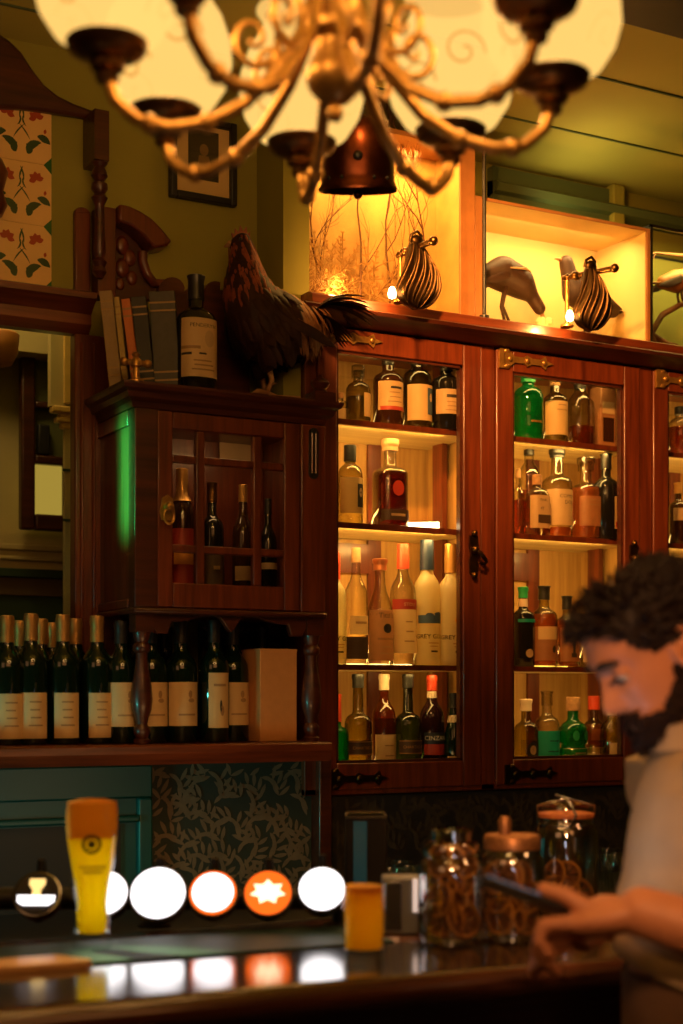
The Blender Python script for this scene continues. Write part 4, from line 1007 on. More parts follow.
def twig(mb, p, d, L, r, depth):
    pts = [Vector(p)]; d = Vector(d).normalized(); n = 5
    for i in range(n):
        d = (d + Vector((rnd.uniform(-.22,.22), rnd.uniform(-.12,.12), rnd.uniform(-.08,.16)))).normalized()
        q_ = pts[-1] + d*L/n; q_.y = min(max(q_.y, YD+.03), CBa-.03); q_.x = min(max(q_.x, x0+.02), x1-.01); pts.append(q_)
    mb.tube(pts, [r*(1-.12*i) for i in range(n+1)], 5)
    if depth:
        for i in range(1, n+1):
            if rnd.random() < .8: twig(mb, pts[i], d + Vector((rnd.uniform(-.9,.9), rnd.uniform(-.3,.3), rnd.uniform(-.1,.6))), L*.5, r*.55, depth-1)
for i, (fx, L, dx, lb) in enumerate(((.40,.42,.05,'dry branch rising behind the first shell lamp in the tall lit case'),(.62,.40,.12,'dry branch leaning right in the tall lit case'),(.85,.38,-.05,'dry branch close to the right side of the tall lit case'),(.2,.36,-.1,'dry branch at the left of the tall lit case, among the ferns'))):
    mb = MB(); twig(mb, (x0+(x1-x0)*fx, YD+.06+.015*(i % 2), ZTOP+.009), (dx,0,1), L, .0034, 3)
    tag(mb.build('dried_branch', M['twig'], smooth=60), lb, 'branch', 'dried branches in the tall lit case')
for i in range(7):
    fx = (.06,.14,.24,.33,.45,.12,.3)[i]; mb = MB(); base = Vector((x0+(x1-x0)*fx, YD+.045+.014*(i % 4), ZTOP+.009))
    for k in range(5):
        a = rnd.uniform(-.9,.9); d = Vector((sin(a), rnd.uniform(-.15,.15), cos(a))); L = rnd.uniform(.13,.24); pts = []
        for s in range(8):
            t = s/7; p = base + d*L*t + Vector((.05*sin(a)*t*t, 0, -.05*t*t)); p.x = min(max(p.x, x0+.015), x1-.01); p.y = min(max(p.y, YD+.03), CBa-.03); pts.append(p)
        mb.tube(pts, .0014, 4)
        for s in range(1, 8):
            for sg in (-1,1):
                dd = (pts[s]-pts[s-1]).normalized(); sd = Vector((dd.z,0,-dd.x))*sg
                feather(mb, pts[s], dd*.6+sd, .028*(1.15-s/8), .006, (0,-1,0), 0, 3)
    tag(mb.build('dried_fern', M['frond'], smooth=0, fix=False), 'tan dried fern tuft on the floor of the tall lit case', 'fern', 'dried ferns in the tall lit case')
# case 2: ivory box with birds
x0b, x1b = XW(470, YD), 2.80; zt2 = 2.83
c2 = thing('display_case', 'glowing ivory case with stuffed birds above the second cabinet door', 'display case', (x0b, YD, ZTOP))
xs = xk0 + .047
MB().box(xs, x1b, CB-.06, CB-.03, ZTOP, zt2).build('back_panel', M['caseivory'], c2, world=True)
MB().box(x1b-.014, x1b, YD+.004, CB-.03, ZTOP, zt2).build('side_panel', M['caseivory'], c2, world=True)
MB().box(xs, xs+.012, YD+.004, CB-.03, ZTOP, zt2).build('side_panel', M['caseivory'], c2, world=True)
MB().box(xs, x1b, YD+.004, CB-.03, zt2-.008, zt2).build('top_panel', M['caseivory'], c2, world=True)
MB().box(xs, x1b, YD+.004, CB-.03, ZTOP, ZTOP+.006).build('case_floor', M['caseivory'], c2, world=True)
mb = MB(); mb.box(xs, xs+.03, YD-.002, YD+.004, ZTOP, zt2).box(x1b-.012, x1b, YD-.002, YD+.004, ZTOP, zt2).box(xs+.03, x1b-.012, YD-.002, YD+.004, zt2-.008, zt2)
mb.build('front_frame', M['caseframe'], c2, world=True, bevel=.001)
MB().box(xs+.03, x1b-.012, YD+.0, YD+.002, ZTOP, zt2-.008).build('front_glass', M['pane'], c2, world=True)
def small_bird(name, label, base, rz, nd, ed, root, legs, beak, perch=None, wing=None, mat=None, tail=None, sc=1.0, rock=True):
    t = thing(name, label, 'bird', base, rz)
    nd = {k: (Vector(p)*sc, (r*sc if not hasattr(r,'__len__') else tuple(q*sc for q in r))) for k, (p, r) in nd.items()}
    me = remesh(blobs(nd, ed), .004*sc, 4); link('body', me, [mat or M['bird']], t, smooth=180)
    for s in (-1,1):
        mb = MB()
        for i in range(7): feather(mb, Vector((wing[0]-.011*i, s*(wing[1]), wing[2]-.005*i))*sc, wing[3] if len(wing) > 3 else (-.95,0,-.25), .07*sc, .02*sc, (0,s,0), 0)
        mb.build('wing', M['bird'], t, smooth=180, fix=False)
    if tail:
        mb = MB()
        for i in range(5): feather(mb, Vector(tail[0])*sc, Vector(tail[1]) + Vector((0,(i-2)*.12,0)), tail[2]*sc, .02*sc, (0,0,1), 0)
        mb.build('tail', mat or M['bird'], t, smooth=180, fix=False)
    mb = MB(); mb.tube([Vector(p)*sc for p in beak], [.006*sc,.005*sc,.001], 8); mb.build('beak', M['legsk'], t, smooth=180)
    for L in legs:
        mb = MB(); mb.tube([Vector(p)*sc for p in L], [.0055*sc]+[.004*sc]*(len(L)-1), 8)
        e = Vector(L[-1])*sc
        for a in (-.5, 0, .5): mb.tube([e, e+Vector((.03*cos(a), .03*sin(a), 0))*sc], [.0035*sc,.0015*sc], 6)
        mb.build('leg', M['bird'], t, smooth=180)
    return t
zc2 = ZTOP+.0065
# wader pecking downwards (faces right in the picture)
p = PW(512, 322, YD+.09)
nd = {'rump':((-.07,0,.13),.026),'mid':((-.02,0,.14),.046),'br':((.03,0,.125),.042),'nk':((.072,0,.095),.019),'hd':((.098,0,.064),.017)}
b1 = small_bird('stuffed_bird', 'dark long legged stuffed bird pecking downwards in the ivory case', (p.x-.01, YD+.09, zc2+.012), 0, nd, [('rump','mid'),('mid','br'),('br','nk'),('nk','hd')], 'mid',
   [[(.0,.02,.11),(-.012,.02,.06),(.006,.02,.004)],[(-.02,-.02,.11),(-.034,-.02,.05),(-.01,-.02,.004)]], [(.105,0,.052),(.115,0,.03),(.118,0,.008)], wing=(.03,.04,.15), tail=((-.07,0,.135),(-1,0,-.25),.05), sc=1.05)
mb = MB(); mb.tube([(-.03,-.052,.15),(.02,-.05,.155),(.04,-.046,.15)], [.002,.004,.002], 6); mb.build('wing_bar', M['birdp'], b1, smooth=180)
# bird behind the shell lamp looking up
p = PW(575, 330, YD+.11)
nd = {'rump':((-.1,0,.10),.022),'mid':((-.03,0,.115),.045),'br':((.03,0,.135),.042),'nk':((.055,0,.18),.024),'hd':((.066,0,.215),.021)}
b2 = small_bird('stuffed_bird', 'stuffed bird with raised head and drooping tail behind the second shell lamp', (p.x+.035, YD+.11, zc2+.012), pi, nd, [('rump','mid'),('mid','br'),('br','nk'),('nk','hd')], 'mid',
   [[(.0,.02,.09),(-.008,.02,.05),(.006,.02,.004)],[(-.01,-.02,.09),(-.02,-.02,.05),(-.006,-.02,.004)]], [(.075,0,.218),(.095,0,.222),(.108,0,.22)], wing=(.03,.042,.14), tail=((-.09,0,.105),(-1,0,-.25),.09))
mb = MB(); rnd = random.Random(2)
for i in range(16):
    xx = x0b+.08+(x1b-x0b-.14)*rnd.random(); mb.sphere((xx, YD+.05+.12*rnd.random(), zc2+.004), rnd.uniform(.012,.03), 10, 6, (1.6,1,.45))
o = mb.build('rocky_ground', P('pale groundwork', (.45,.26,.09), .8, noise=.5, scale=40), smooth=60); tag(o, 'pale lumpy groundwork on the floor of the ivory case', 'ground', kind='stuff')
mb = MB(); p = PW(543, 325, YD+.04)
for i in range(7): mb.sphere((p.x+rnd.uniform(-.02,.02), YD+.04+rnd.uniform(-.01,.01), zc2+.012+.02*rnd.random()), .012, 8, 6)
tag(mb.build('pale_pebble_heap', P('white pebble', (.75,.6,.35), .7)), 'little heap of pale pebbles under the pecking bird', 'pebbles', kind='stuff')
# case 3: black framed glass case with bird on a branch
x0c, x1c, zt3 = 2.803, 3.22, 2.845
c3 = thing('display_case', 'black edged glass case with a perched bird at the right picture edge', 'display case', (x0c, YD, ZTOP))
mb = MB(); e = .008
for x in (x0c, x1c-e):
    for y in (YD, CB-.05): mb.box(x, x+e, y, y+e, ZTOP, zt3)
for z in (zt3-e,):
    mb.box(x0c, x1c, YD, YD+e, z, z+e).box(x0c, x1c, CB-.05, CB-.05+e, z, z+e).box(x0c, x0c+e, YD, CB-.05, z, z+e).box(x1c-e, x1c, YD, CB-.05, z, z+e)
mb.build('edge_frame', M['black'], c3, world=True)
MB().box(x0c+e, x1c-e, CB-.048, CB-.044, ZTOP, zt3-e).build('back_panel', P('yellow green backing', (.34,.32,.07), .7, noise=.2, scale=6), c3, world=True)
MB().box(x0c+e, x1c-e, YD+.003, YD+.005, ZTOP, zt3-e).build('front_glass', M['pane'], c3, world=True)
MB().box(x0c+e, x1c-e, YD+.008, CB-.05, ZTOP, ZTOP+.006).build('case_floor', M['caseframe'], c3, world=True)
mb = MB(); y = YD+.09
mb.tube([(2.90,y,ZTOP+.007),(2.88,y,2.56),(2.92,y,2.62),(2.99,y,2.66),(3.06,y,2.665)], [.012,.01,.009,.008,.006], 8)
mb.tube([(2.90,y,2.80),(2.87,y,2.79),(2.845,y,2.81),(2.84,y,2.78)], [.004,.003,.002,.002], 6); mb.tube([(2.93,y,2.80),(2.90,y,2.80),(2.88,y,2.77)], [.003,.003,.001], 6)
mb.tube([(3.1,y,2.815),(2.98,y,2.805),(2.90,y,2.80)], [.006,.005,.003], 6); mb.tube([(3.1,y,2.815),(3.12,y,2.7),(3.1,y,2.6),(3.1,y,ZTOP+.007)], [.006,.008,.009,.01], 6)
mb.tube([(2.88,y,2.56),(2.94,y,2.535),(2.98,y,2.54)], [.009,.012,.004], 8); mb.sphere((2.88,y+.01,ZTOP+.02), .03, 10, 8, (1.3,1,.6))
o = mb.build('perch_branch', M['twig'], smooth=60); tag(o, 'crooked brown branch inside the black edged glass case', 'branch')
nd = {'rump':((-.06,0,.05),.02),'mid':((-.01,0,.06),.034),'br':((.03,0,.07),.032),'nk':((.055,0,.10),.02),'hd':((.07,0,.12),.018)}
small_bird('stuffed_bird', 'orange brown stuffed bird perched on the branch in the black edged case', (2.985, y, 2.667), 0, nd, [('rump','mid'),('mid','br'),('br','nk'),('nk','hd')], 'mid',
   [[(.01,.014,.04),(.008,.014,.02),(.014,.014,.001)],[(.0,-.014,.04),(-.002,-.014,.02),(.004,-.014,.001)]], [(.082,0,.12),(.095,0,.118),(.104,0,.114)], wing=(.03,.03,.075), mat=P('orange brown plumage', (.34,.12,.03), .6, noise=.5, scale=50), tail=((-.055,0,.05),(-1,0,-.2),.1))
# black rod
pr_ = PW(488.5, 300, YC-.03)
mb = MB(); mb.lathe([(.014,0),(.014,.006),(.0052,.01),(.0052,ZC-ZTOP-.006)], 12, (pr_.x, pr_.y+.02, ZTOP))
tag(mb.build('support_rod', M['black'], smooth=40), 'thin black metal rod rising from the cabinet top to the ceiling', 'rod')

# ------------------------------------------------------------------ shell picture lamps
def shell(label, px, py0, py1, w_px, rod_px, seed, tilt):
    Y = 3.196; s = F/tY(px, Y); ptop = PW(px, py0, Y); H = (py1-py0)/s; W = w_px/s/.88*1.24
    rp = PW(rod_px, py1, YC-.005); rp.y = YC-.036
    t = thing('shell_lamp', label, 'lamp', (rp.x, rp.y, ZTOP)); 
    mb = MB(); zt = ptop.z + .0 - .012
    mb.lathe([(.018,0),(.018,.005),(.006,.009),(.0055,zt-ZTOP)], 12, (rp.x, rp.y, ZTOP)); mb.build('post', M['brass'], t, world=True, smooth=40)
    mb = MB(); a = Vector((rp.x, rp.y, zt)); b = Vector((ptop.x, Y+.01, zt)); d = (b-a).normalized()
    mb.tube([a-d*.012, a, b, b+d*.075], [.007,.007,.0075,.0075], 10); mb.sphere(b+d*.08, .012, 12, 8, (1,1,1)); mb.sphere(a, .010, 10, 8); mb.sphere(a+(b-a)*.45, .012, 10, 8, (1.5,1,1))
    mb.build('arm', M['brassd'], t, world=True, smooth=60)
    mb = MB(); nu, nv = 56, 22; c = Vector((ptop.x, Y, ptop.z)); rows = []
    for i in range(nv+1):
        v = i/nv; hw = W/2*(.22+.78*sin(min(1, v*1.12)*pi/2)**.9)*(1 if v < .62 else sqrt(max(.0025, 1-((v-.62)/.38)**2)))
        row = []
        for j in range(nu+1):
            u = -1+2*j/nu; rib = .0075*cos((u+tilt*v*.5)*pi*5)*min(1, v*2.5)
            x = u*hw + tilt*.012*sin(v*pi)
            y = -.03*sin(pi*min(1, .15+.85*v))*(1-u*u*.9) - rib
            row.append(c + Vector((x, y, -v*H)))
        rows.append(row)
    back = [[p + Vector((0,.006,0)) for p in r] for r in rows]
    vs = [p for r in rows for p in r] + [p for r in back for p in r]; m = nu+1; off = (nv+1)*m; fs = []
    for i in range(nv):
        for j in range(nu):
            k = i*m+j; fs.append((k, k+1, k+m+1, k+m)); fs.append((off+k, off+k+m, off+k+m+1, off+k+1))
    for i in range(nv):
        for j in (0, nu): k = i*m+j; fs.append((k, k+m, off+k+m, off+k))
    for j in range(nu):
        for i in (0, nv): k = i*m+j; fs.append((k, k+1, off+k+1, off+k))
    mb.add(vs, fs); mb.build('shell_shade', M['bronze'], t, world=True, smooth=180)
    mb = MB(); mb.tube([c+Vector((-.018,0,.0)), c+Vector((-.016,-.004,.018)), c+Vector((0,-.006,.028)), c+Vector((.014,-.004,.018)), c+Vector((.012,0,.0))], .004, 8)
    mb.sphere(c+Vector((0,-.004,.004)), .017, 12, 8, (1.1,.6,.9)); mb.build('mount_ring', M['bronze'], t, world=True, smooth=60)
    mb = MB(); bc_ = c+Vector((-W*.50,.004,-H*.80)); mb.lathe([(.0,-.016),(.009,-.012),(.011,-.002),(.008,.009),(.005,.014),(.0,.016)], 12, bc_); mb.build('bulb', emis('lamp bulb', (1,.68,.28), 16), t, world=True, smooth=180)
    lamp('shell_lamp_light', 'POINT', bc_+Vector((-.024,.0,.004)), 2.6, (1,.46,.10), .012)
shell('dark bronze scallop shell lamp before the tall case of dried branches', 416, 243, 309, 38, 394, 1, 1)
shell('dark bronze scallop shell lamp in front of the ivory bird case', 590, 268, 331, 34, 560, 2, 1)
# case lighting
lamp('case_light', 'AREA', ((x0+x1)/2, YD+.03, zt1-.02), 5.0, (1,.5,.12), .34, ((x0+x1)/2, CBa-.04, ZTOP), sy=.05)
lamp('case_light', 'AREA', ((xs+x1b)/2, YD+.06, zt2-.02), 2.6, (1,.60,.2), .45, ((xs+x1b)/2, CB-.1, ZTOP), sy=.06)
lamp('case_light', 'AREA', ((x0c+x1c)/2, YD+.05, zt3-.02), 2.2, (1,.75,.2), .3, ((x0c+x1c)/2, CB-.1, ZTOP), sy=.06)
lamp('case_glow', 'POINT', (x0+.10, YD+.04, ZTOP+.05), 1.2, (1,.55,.15), .02)
lamp('ceiling_fill', 'AREA', (2.6, YD+.12, zt2+.02), .8, (1,.8,.25), .5, (2.75, YD+.05, ZC), sy=.08)  # uplight added on the case top to brighten the ceiling
# pendant dome
p = PT(358, 188, 3.05)
pd = thing('dome_pendant', 'dark copper bell shaped dome hanging tilted under the ceiling behind the chandelier', 'lamp', (p.x, p.y, p.z))
s = F/3.05; R = 38/s
mb = MB(); pr = [(R*1.04,.0),(R*1.05,.006),(R*.98,.014),(R*.96,.03),(R*.94,.06),(R*.88,.09),(R*.75,.118),(R*.55,.136),(R*.3,.146),(.012,.149),(.012,.146),(R*.3,.142),(R*.53,.132),(R*.72,.114),(R*.84,.088),(R*.90,.06),(R*.92,.03),(R*1.0,.002)]
mb.lathe(pr, 36, close0=False, close1=False); dvv = Vector((-p.x,-p.y,0)).normalized(); TD = Matrix.Translation((0,0,.149)) @ Matrix.Rotation(radians(13), 4, Vector((0,0,1)).cross(dvv)) @ Matrix.Translation((0,0,-.149)); mb.xform(TD); mb.build('dome_shade', M['copper'], pd, smooth=50)
mb = MB(); mb.lathe([(.012,.146),(.014,.16),(.008,.17),(.006,.18),(.006,ZC-p.z-.012),(.03,ZC-p.z-.01),(.03,ZC-p.z-.001)], 12); mb.build('hanging_rod', M['black'], pd, smooth=40)
mb = MB(); d = Vector((-p.x,-p.y,0)).normalized(); q_ = d*R*.93+Vector((0,0,.062)); mb.sphere(q_, .010, 10, 8); 
mb.xform(TD); mb.build('front_stud', M['black'], pd, smooth=180)
for a in (-.9,-.45,.45,.9): MB().sphere(Matrix.Rotation(a,3,'Z') @ (d*R*.975)+Vector((0,0,.022)), .004, 8, 6).xform(TD).build('rivet', M['black'], pd, smooth=180)
mb = MB(); mb.tube([(0,0,.14),(0,0,.0)], .004, 8); mb.sphere((0,0,-.006), .010, 10, 8); mb.xform(TD); mb.build('clapper', M['copper'], pd, smooth=60)
# ------------------------------------------------------------------ chandelier
cc = PT(335, 400, 2.0); cc = Vector((cc.x, cc.y, 0))
ch = thing('chandelier', 'brass eight armed chandelier with glowing amber glass bowls hanging close to the camera', 'chandelier', (cc.x, cc.y, 2.19))
zc = 2.325; R_ = .30
M['globe'] = emis('glowing amber glass', (1.0,.58,.15), 1.25, through=.3)
M['swirl'] = emis('etched swirl line', (1.0,.46,.09), .8)
fwd = Vector((ST, CT, 0)); rgt = Vector((CT, -ST, 0))
mb = MB(); pr = [(0,2.268),(.008,2.27),(.012,2.28),(.008,2.29),(.02,2.296),(.034,2.31),(.04,2.325),(.036,2.34),(.028,2.36),(.03,2.372),(.05,2.38),(.05,2.39),(.026,2.40),(.02,2.44),(.034,2.46),(.04,2.50),(.02,2.54),(.016,2.66),(.04,2.68),(.02,2.72),(.012,2.78)]
mb.lathe(pr, 20, cc); mb.build('column', M['brass'], ch, world=True, smooth=45)
mb = MB()
for i in range(7): 
    z = 2.79+.036*i; a = pi/2*(i % 2); d = Vector((cos(a), sin(a), 0))
    mb.tube([cc + d*.011*cos(b) + Vector((0,0,z+.024*sin(b))) for b in [2*pi*k/12 for k in range(12)]], .003, 6, loop=True)
mb.lathe([(.05,3.04),(.05,3.048),(.02,3.03),(.006,3.02),(.006,3.03)][::-1], 16, cc); mb.build('chain', M['brassd'], ch, world=True, smooth=45)
for k in range(8):
    ph = 2*pi*k/8 + radians(-10); d = fwd*cos(ph) + rgt*sin(ph); tg = Vector((-d.y, d.x, 0))
    ctrl = [(.03,2.43),(.045,2.385),(.075,2.335),(.12,2.285),(.17,2.256),(.22,2.246),(.262,2.254),(.29,2.278),(.30,2.31)]
    pts = []
    for a, b in zip(ctrl, ctrl[1:]):
        for s in range(3): pts.append(tuple(a[i]+(b[i]-a[i])*s/3 for i in (0,1)))
    pts.append(ctrl[-1])
    mb = MB(); mb.tube([cc + d*r + Vector((0,0,z)) for r, z in pts], .0085, 10)
    for r, z in ((.17,2.256),(.245,2.249)): mb.sphere(cc+d*r+Vector((0,0,z)), .013, 10, 8, (1,1,1))
    arm = mb.build('arm', M['brass'], ch, world=True, smooth=180)
    mb = MB()                            # scroll above the arm
    sp = [(.11+.038*(1-i/26)*cos(i*.42+2.2)+.0*i, 2.37+.045*(1-i/26)*sin(i*.42+2.2)) for i in range(26)]
    mb.tube([cc + d*r + Vector((0,0,z)) for r, z in sp], [.006*(1-.5*i/26) for i in range(26)], 8)
    mb.tube([cc + d*r + Vector((0,0,z)) for r, z in [(.09,2.32),(.078,2.35),(.076,2.385)]], .006, 8)
    mb.build('scroll', M['brass'], arm, world=True, smooth=180)
    e = cc + d*R_
    mb = MB(); mb.lathe([(.008,2.298),(.014,2.30),(.016,2.306),(.011,2.312),(.022,2.316),(.024,2.322),(.018,2.328),(.04,2.334),(.05,2.34),(.054,2.35),(.05,2.352),(.036,2.343)], 22, e, close1=False)
    mb.build('cup', M['brassd'], arm, world=True, smooth=45)
    mb = MB(); g = [(.02,2.344),(.045,2.346),(.07,2.362),(.088,2.39),(.096,2.42),(.094,2.45),(.082,2.485),(.066,2.51),(.058,2.525),(.062,2.54),(.07,2.55)]
    mb.lathe(g, 30, e, close0=False, close1=False); sh = mb.build('glass_bowl', M['globe'], ch, world=True, smooth=180)
    mb = MB(); o_ = (Vector((0,0,EYE))-(e+Vector((0,0,2.42)))); 
    for da, zc_, sgn in ((.2,2.43,1),(-.6,2.39,-1),(2.2,2.43,1),(3.6,2.41,-1)):
        base = math.atan2(-e.y, -e.x)+da; sw = []
        for i in range(22):
            rr = .034*(1-i/24); an = base + rr*cos(i*.38*sgn)/.094; z = zc_+rr*sin(i*.38)
            r = 0
            for (r0,z0_),(r1,z1_) in zip(g, g[1:]):
                if z0_ <= z <= z1_: r = r0+(r1-r0)*(z-z0_)/(z1_-z0_)
            sw.append(e + Vector(((r+.0004)*cos(an), (r+.0004)*sin(an), z)))
        MB().tube(sw, .0022, 5).build('etched_swirl', M['swirl'], sh, world=True, smooth=180)
    lamp('bulb_light', 'POINT', e + Vector((0,0,2.45)), 9, (1,.5,.15), .05)

# ------------------------------------------------------------------ front bar
ZBAR = 1.10
A_, B_ = PZ(0, 1012, ZBAR), PZ(605, 961, ZBAR)
dv = (B_-A_); dv.z = 0; dv.normalize(); nv_ = Vector((-dv.y, dv.x, 0))
if nv_.y < 0: nv_ = -nv_
def BW(a, b, z): p = A_ + dv*a + nv_*b; return Vector((p.x, p.y, z))
ang = math.atan2(dv.y, dv.x)
def ab(px, py, z=ZBAR):                # bar coordinates of a picture point at height z
    p = PZ(px, py, z) - A_; return p.dot(dv), p.dot(nv_)
bar = thing('bar_counter', 'glossy dark wooden bar counter along the bottom of the picture', 'counter', (A_.x, A_.y, 0), ang)
M['bartop'] = wood('varnished bar top', (.05,.016,.007), (.11,.036,.014), rough=.16, axis='x', coat=.9)
M['polish'] = P('polished black lacquer', (.02,.012,.008), .13, coat=1, spec=.8)
L0, L1, DB = -1.3, 3.0, .56
mb = MB(); n = 8; prof = [(DB, ZBAR), (DB, ZBAR-.045)] + [(.012-.016*1.0*sin(pi*i/n), ZBAR-.045+.045*i/n) for i in range(n+1)]
mb.prism(prof, L0, L1, 'yz'); mb.build('bar_top', M['bartop'], bar, smooth=50)
ae, be = ab(60, 968)
MB().box(L0, L1, .022, be-.004, ZBAR-.001, ZBAR+.001).build('polished_strip', M['polish'], bar)
MB().box(L0+.02, L1-.02, .14, DB-.04, 0, ZBAR-.045).build('bar_front', M['wooddark'], bar, bevel=.004)
mb = MB()
for i in range(7): x = L0+.25+.55*i; mb.box(x, x+.42, .125, .14, .25, .92)
mb.build('front_panel', M['wooddark'], bar, bevel=.01)
mb = MB(); mb.tube([(L0+.05,.04,.2),(L1-.05,.04,.2)], .022, 12); mb.build('foot_rail', M['brass'], bar, smooth=60)
M['matt'] = P('dark green rubber runner', (.012,.05,.04), .6, noise=.2, scale=60)
# runner mat
def bar_obj(name, mb, mats, label, cat, a, b, z=ZBAR, rz=0, **kw):
    p = BW(a, b, z); o = mb.build(name, mats, **kw); o.location = p; o.rotation_euler = (0,0,ang+rz); return tag(o, label, cat)
a0, b0 = ab(60, 968); a1, b1 = ab(400, 945)
bar_obj('bar_runner', MB().box(-1.2, a1, 0, .20, .0005, .005), [M['matt']], 'dark green rubber runner lying along the bar under the tall beer glass', 'bar mat', 0, b0, bevel=.002)
ZM = ZBAR+.0055
a2, b2 = ab(92, 967)
mb = MB(); mb.prism([(-.32,0),(-.012,0),(0,.012),(-.035,.075),(-.32,.075)], .0, .012, 'xy')
bar_obj('wooden_board', mb, [wood('light beech', (.6,.32,.12), (.8,.48,.2), axis='x')], 'tan wooden board lying on the bar at the lower left edge', 'board', a2, b2-.012, bevel=.002)
# beer taps: low rail with round glowing badges
def disc_at(px, py, t): return PT(px, py, t)
TT = 2.56
rail_c = [PT(px, 893, TT) for px in (-40, 340)]
zr_ = ZBAR+.035
tr_ = thing('tap_rail', 'long black metal rail on the bar that carries the beer taps', 'rail', (rail_c[0].x, rail_c[0].y, ZBAR), math.atan2(-ST, CT))
Lr = (rail_c[1]-rail_c[0]).length
mb = MB(); mb.tube([(-.3,.06,.05),(Lr+.06,.06,.05)], .02, 16); mb.build('pipe', M['black'], tr_, smooth=60)
for x in (.0, Lr*.5, Lr): MB().lathe([(.03,.001),(.03,.006),(.013,.012),(.013,.05)], 14, (x,.06,0)).build('foot', M['black'], tr_, smooth=50)
M['badge'] = emis('white glowing badge', (1,.93,.93), 2.6)
M['badgeo'] = emis('orange glowing ring', (1,.13,.01), 1.6)
M['badgew'] = emis('warm badge centre', (1,.72,.42), 2.6)
M['badgey'] = emis('yellow badge mark', (1,.62,.2), 1.6)
M['chrome'] = P('dull chrome', (.25,.25,.25), .25, 1)
specs = [(37,894,23,'dark','first beer tap from the left, its dark badge lit white along the bottom'),(104,893,24,'white','beer tap with white glowing badge behind the tall beer glass'),(158,893,28,'white','largest white glowing beer tap badge, right of the tall beer glass'),
         (213,893,24,'rim','white glowing beer tap badge with thin orange rim, left of the orange one'),(268,893,24,'orange','beer tap with orange ringed glowing badge and white star'),(322,889,23.5,'white','last white glowing beer tap badge, beside the small beer glass')]
for px, py, r_, kind, lb in specs:
    p = disc_at(px, py, TT); r = r_/(F/TT)
    t = thing('beer_tap', lb, 'beer tap', p, math.atan2(-ST, CT), 'glowing beer taps along the bar')
    T = Matrix.Rotation(radians(-30), 3, 'X')   # tilt the face upwards
    def add(mb): mb.v = [T @ v for v in mb.v]; return mb
    mb = MB(); mb.lathe([(r*.55,-.035),(r*1.0,-.026),(r*1.06,-.012),(r*1.06,-.001),(r*1.0,.0)], 28, axis=(0,-1,0)); add(mb).build('badge_housing', M['chrome'] if kind == 'dark' else M['black'], t, smooth=40)
    mb = MB(); zb_ = ZBAR+.05-p.z
    mb.tube([T@Vector((0,.03,0)), Vector((0,.045,-.01)), Vector((0,.06,zb_))], [.014,.014,.014], 12); mb.tube([(0,.03,-.01),(0,.012,-.03),(0,.01,-.05)], [.009,.008,.007], 10)
    mb.build('tap_body', M['black'], t, smooth=60)
    mb = MB(); mb.tube([(0,.035,.02),(0,.04,.035),(0,.038,.055)], [.006,.009,.007], 10); mb.build('lever', M['black'], t, smooth=60)
    def disc(r0, y, mat, nm, r1=0, poly=None, sc=1.0):
        mb = MB()
        if poly: mb.poly([(x*r*sc, y, z*r*sc) for x, z in poly])
        else: mb.lathe([(.0005,-y-.002),(r0*r,-y-.002),(r0*r*.98,-y)], 32, axis=(0,-1,0))
        add(mb).build(nm, mat, t, smooth=0, fix=True)
    if kind == 'white': disc(.97, -.003, M['badge'], 'badge_face')
    elif kind == 'rim': disc(.98, -.003, M['badgeo'], 'badge_ring'); disc(.86, -.0055, M['badge'], 'badge_face')
    elif kind == 'orange':
        disc(.97, -.003, M['badgeo'], 'badge_ring')
        star = []
        for i in range(14): a = pi/2+2*pi*i/14; rr = (.66 if i % 2 == 0 else .42); star.append((rr*cos(a)*1.15, rr*sin(a)*.85))
        disc(0, -.0055, M['badgew'], 'badge_emblem', poly=star)
    else:
        disc(.97, -.003, M['dark'], 'badge_face')
        disc(0, -.0055, M['badge'], 'badge_band', poly=[(-.82,-.12),(.82,-.12),(.8,-.42),(.55,-.58),(-.55,-.58),(-.8,-.42)])
        disc(0, -.0056, M['badgey'], 'badge_mark', poly=[(-.34,.66),(.34,.66),(.36,.4),(.18,.12),(.2,-.12),(-.2,-.12),(-.18,.12),(-.36,.4)])
# tall wheat beer glass
M['gl'] = glass('drinking glass', (.97,.98,.97), (.85,.9,.87), gloss=.1)
def beermat(name, col, e, es): return P(name, col, .25, trans=.65, emit=e, estr=es)
pw = PZ(92, 949, ZM); tw = (pw - Vector((0,0,EYE))).dot(fwd); sw_ = F/tw
wg = thing('beer_glass', 'tall curved wheat beer glass of golden beer with round dark crest, on the bar runner', 'glass', (pw.x, pw.y, ZM), -TH)
prof_px = [(950,18),(946,20.5),(940,20.5),(932,18.5),(920,16.8),(906,16),(894,17),(880,19.2),(865,22),(850,24.6),(838,26.3),(825,27.2),(812,27),(803,26)]
prw = [(w_/sw_, (950-y)/sw_) for y, w_ in prof_px]
inner = [(r-.0022, z) for r, z in prw if z > .022]
mb = MB(); mb.lathe([(.0005,0)]+prw+[(prw[-1][0]-.002, prw[-1][1])]+list(reversed(inner))+[(.0005,.024)], 36, close0=True, close1=True); mb.build('glass_wall', M['gl'], wg, smooth=50)
zfoam = (829-950)/-sw_
M['beer'] = P('golden wheat beer', (.95,.66,.03), .3, trans=.85); M['foam'] = P('amber beer head', (.72,.33,.04), .6, trans=.6)
bi = [(r-.003, z) for r, z in prw if .03 < z < zfoam]
mb = MB(); mb.lathe([(.0005,.026)]+[(bi[0][0]*.9,.027)]+bi+[(.0005,bi[-1][1]+.0005)], 32); mb.build('beer', M['beer'], wg, smooth=60)
fo = [(r-.003, z) for r, z in prw if z >= bi[-1][1]-.0005]
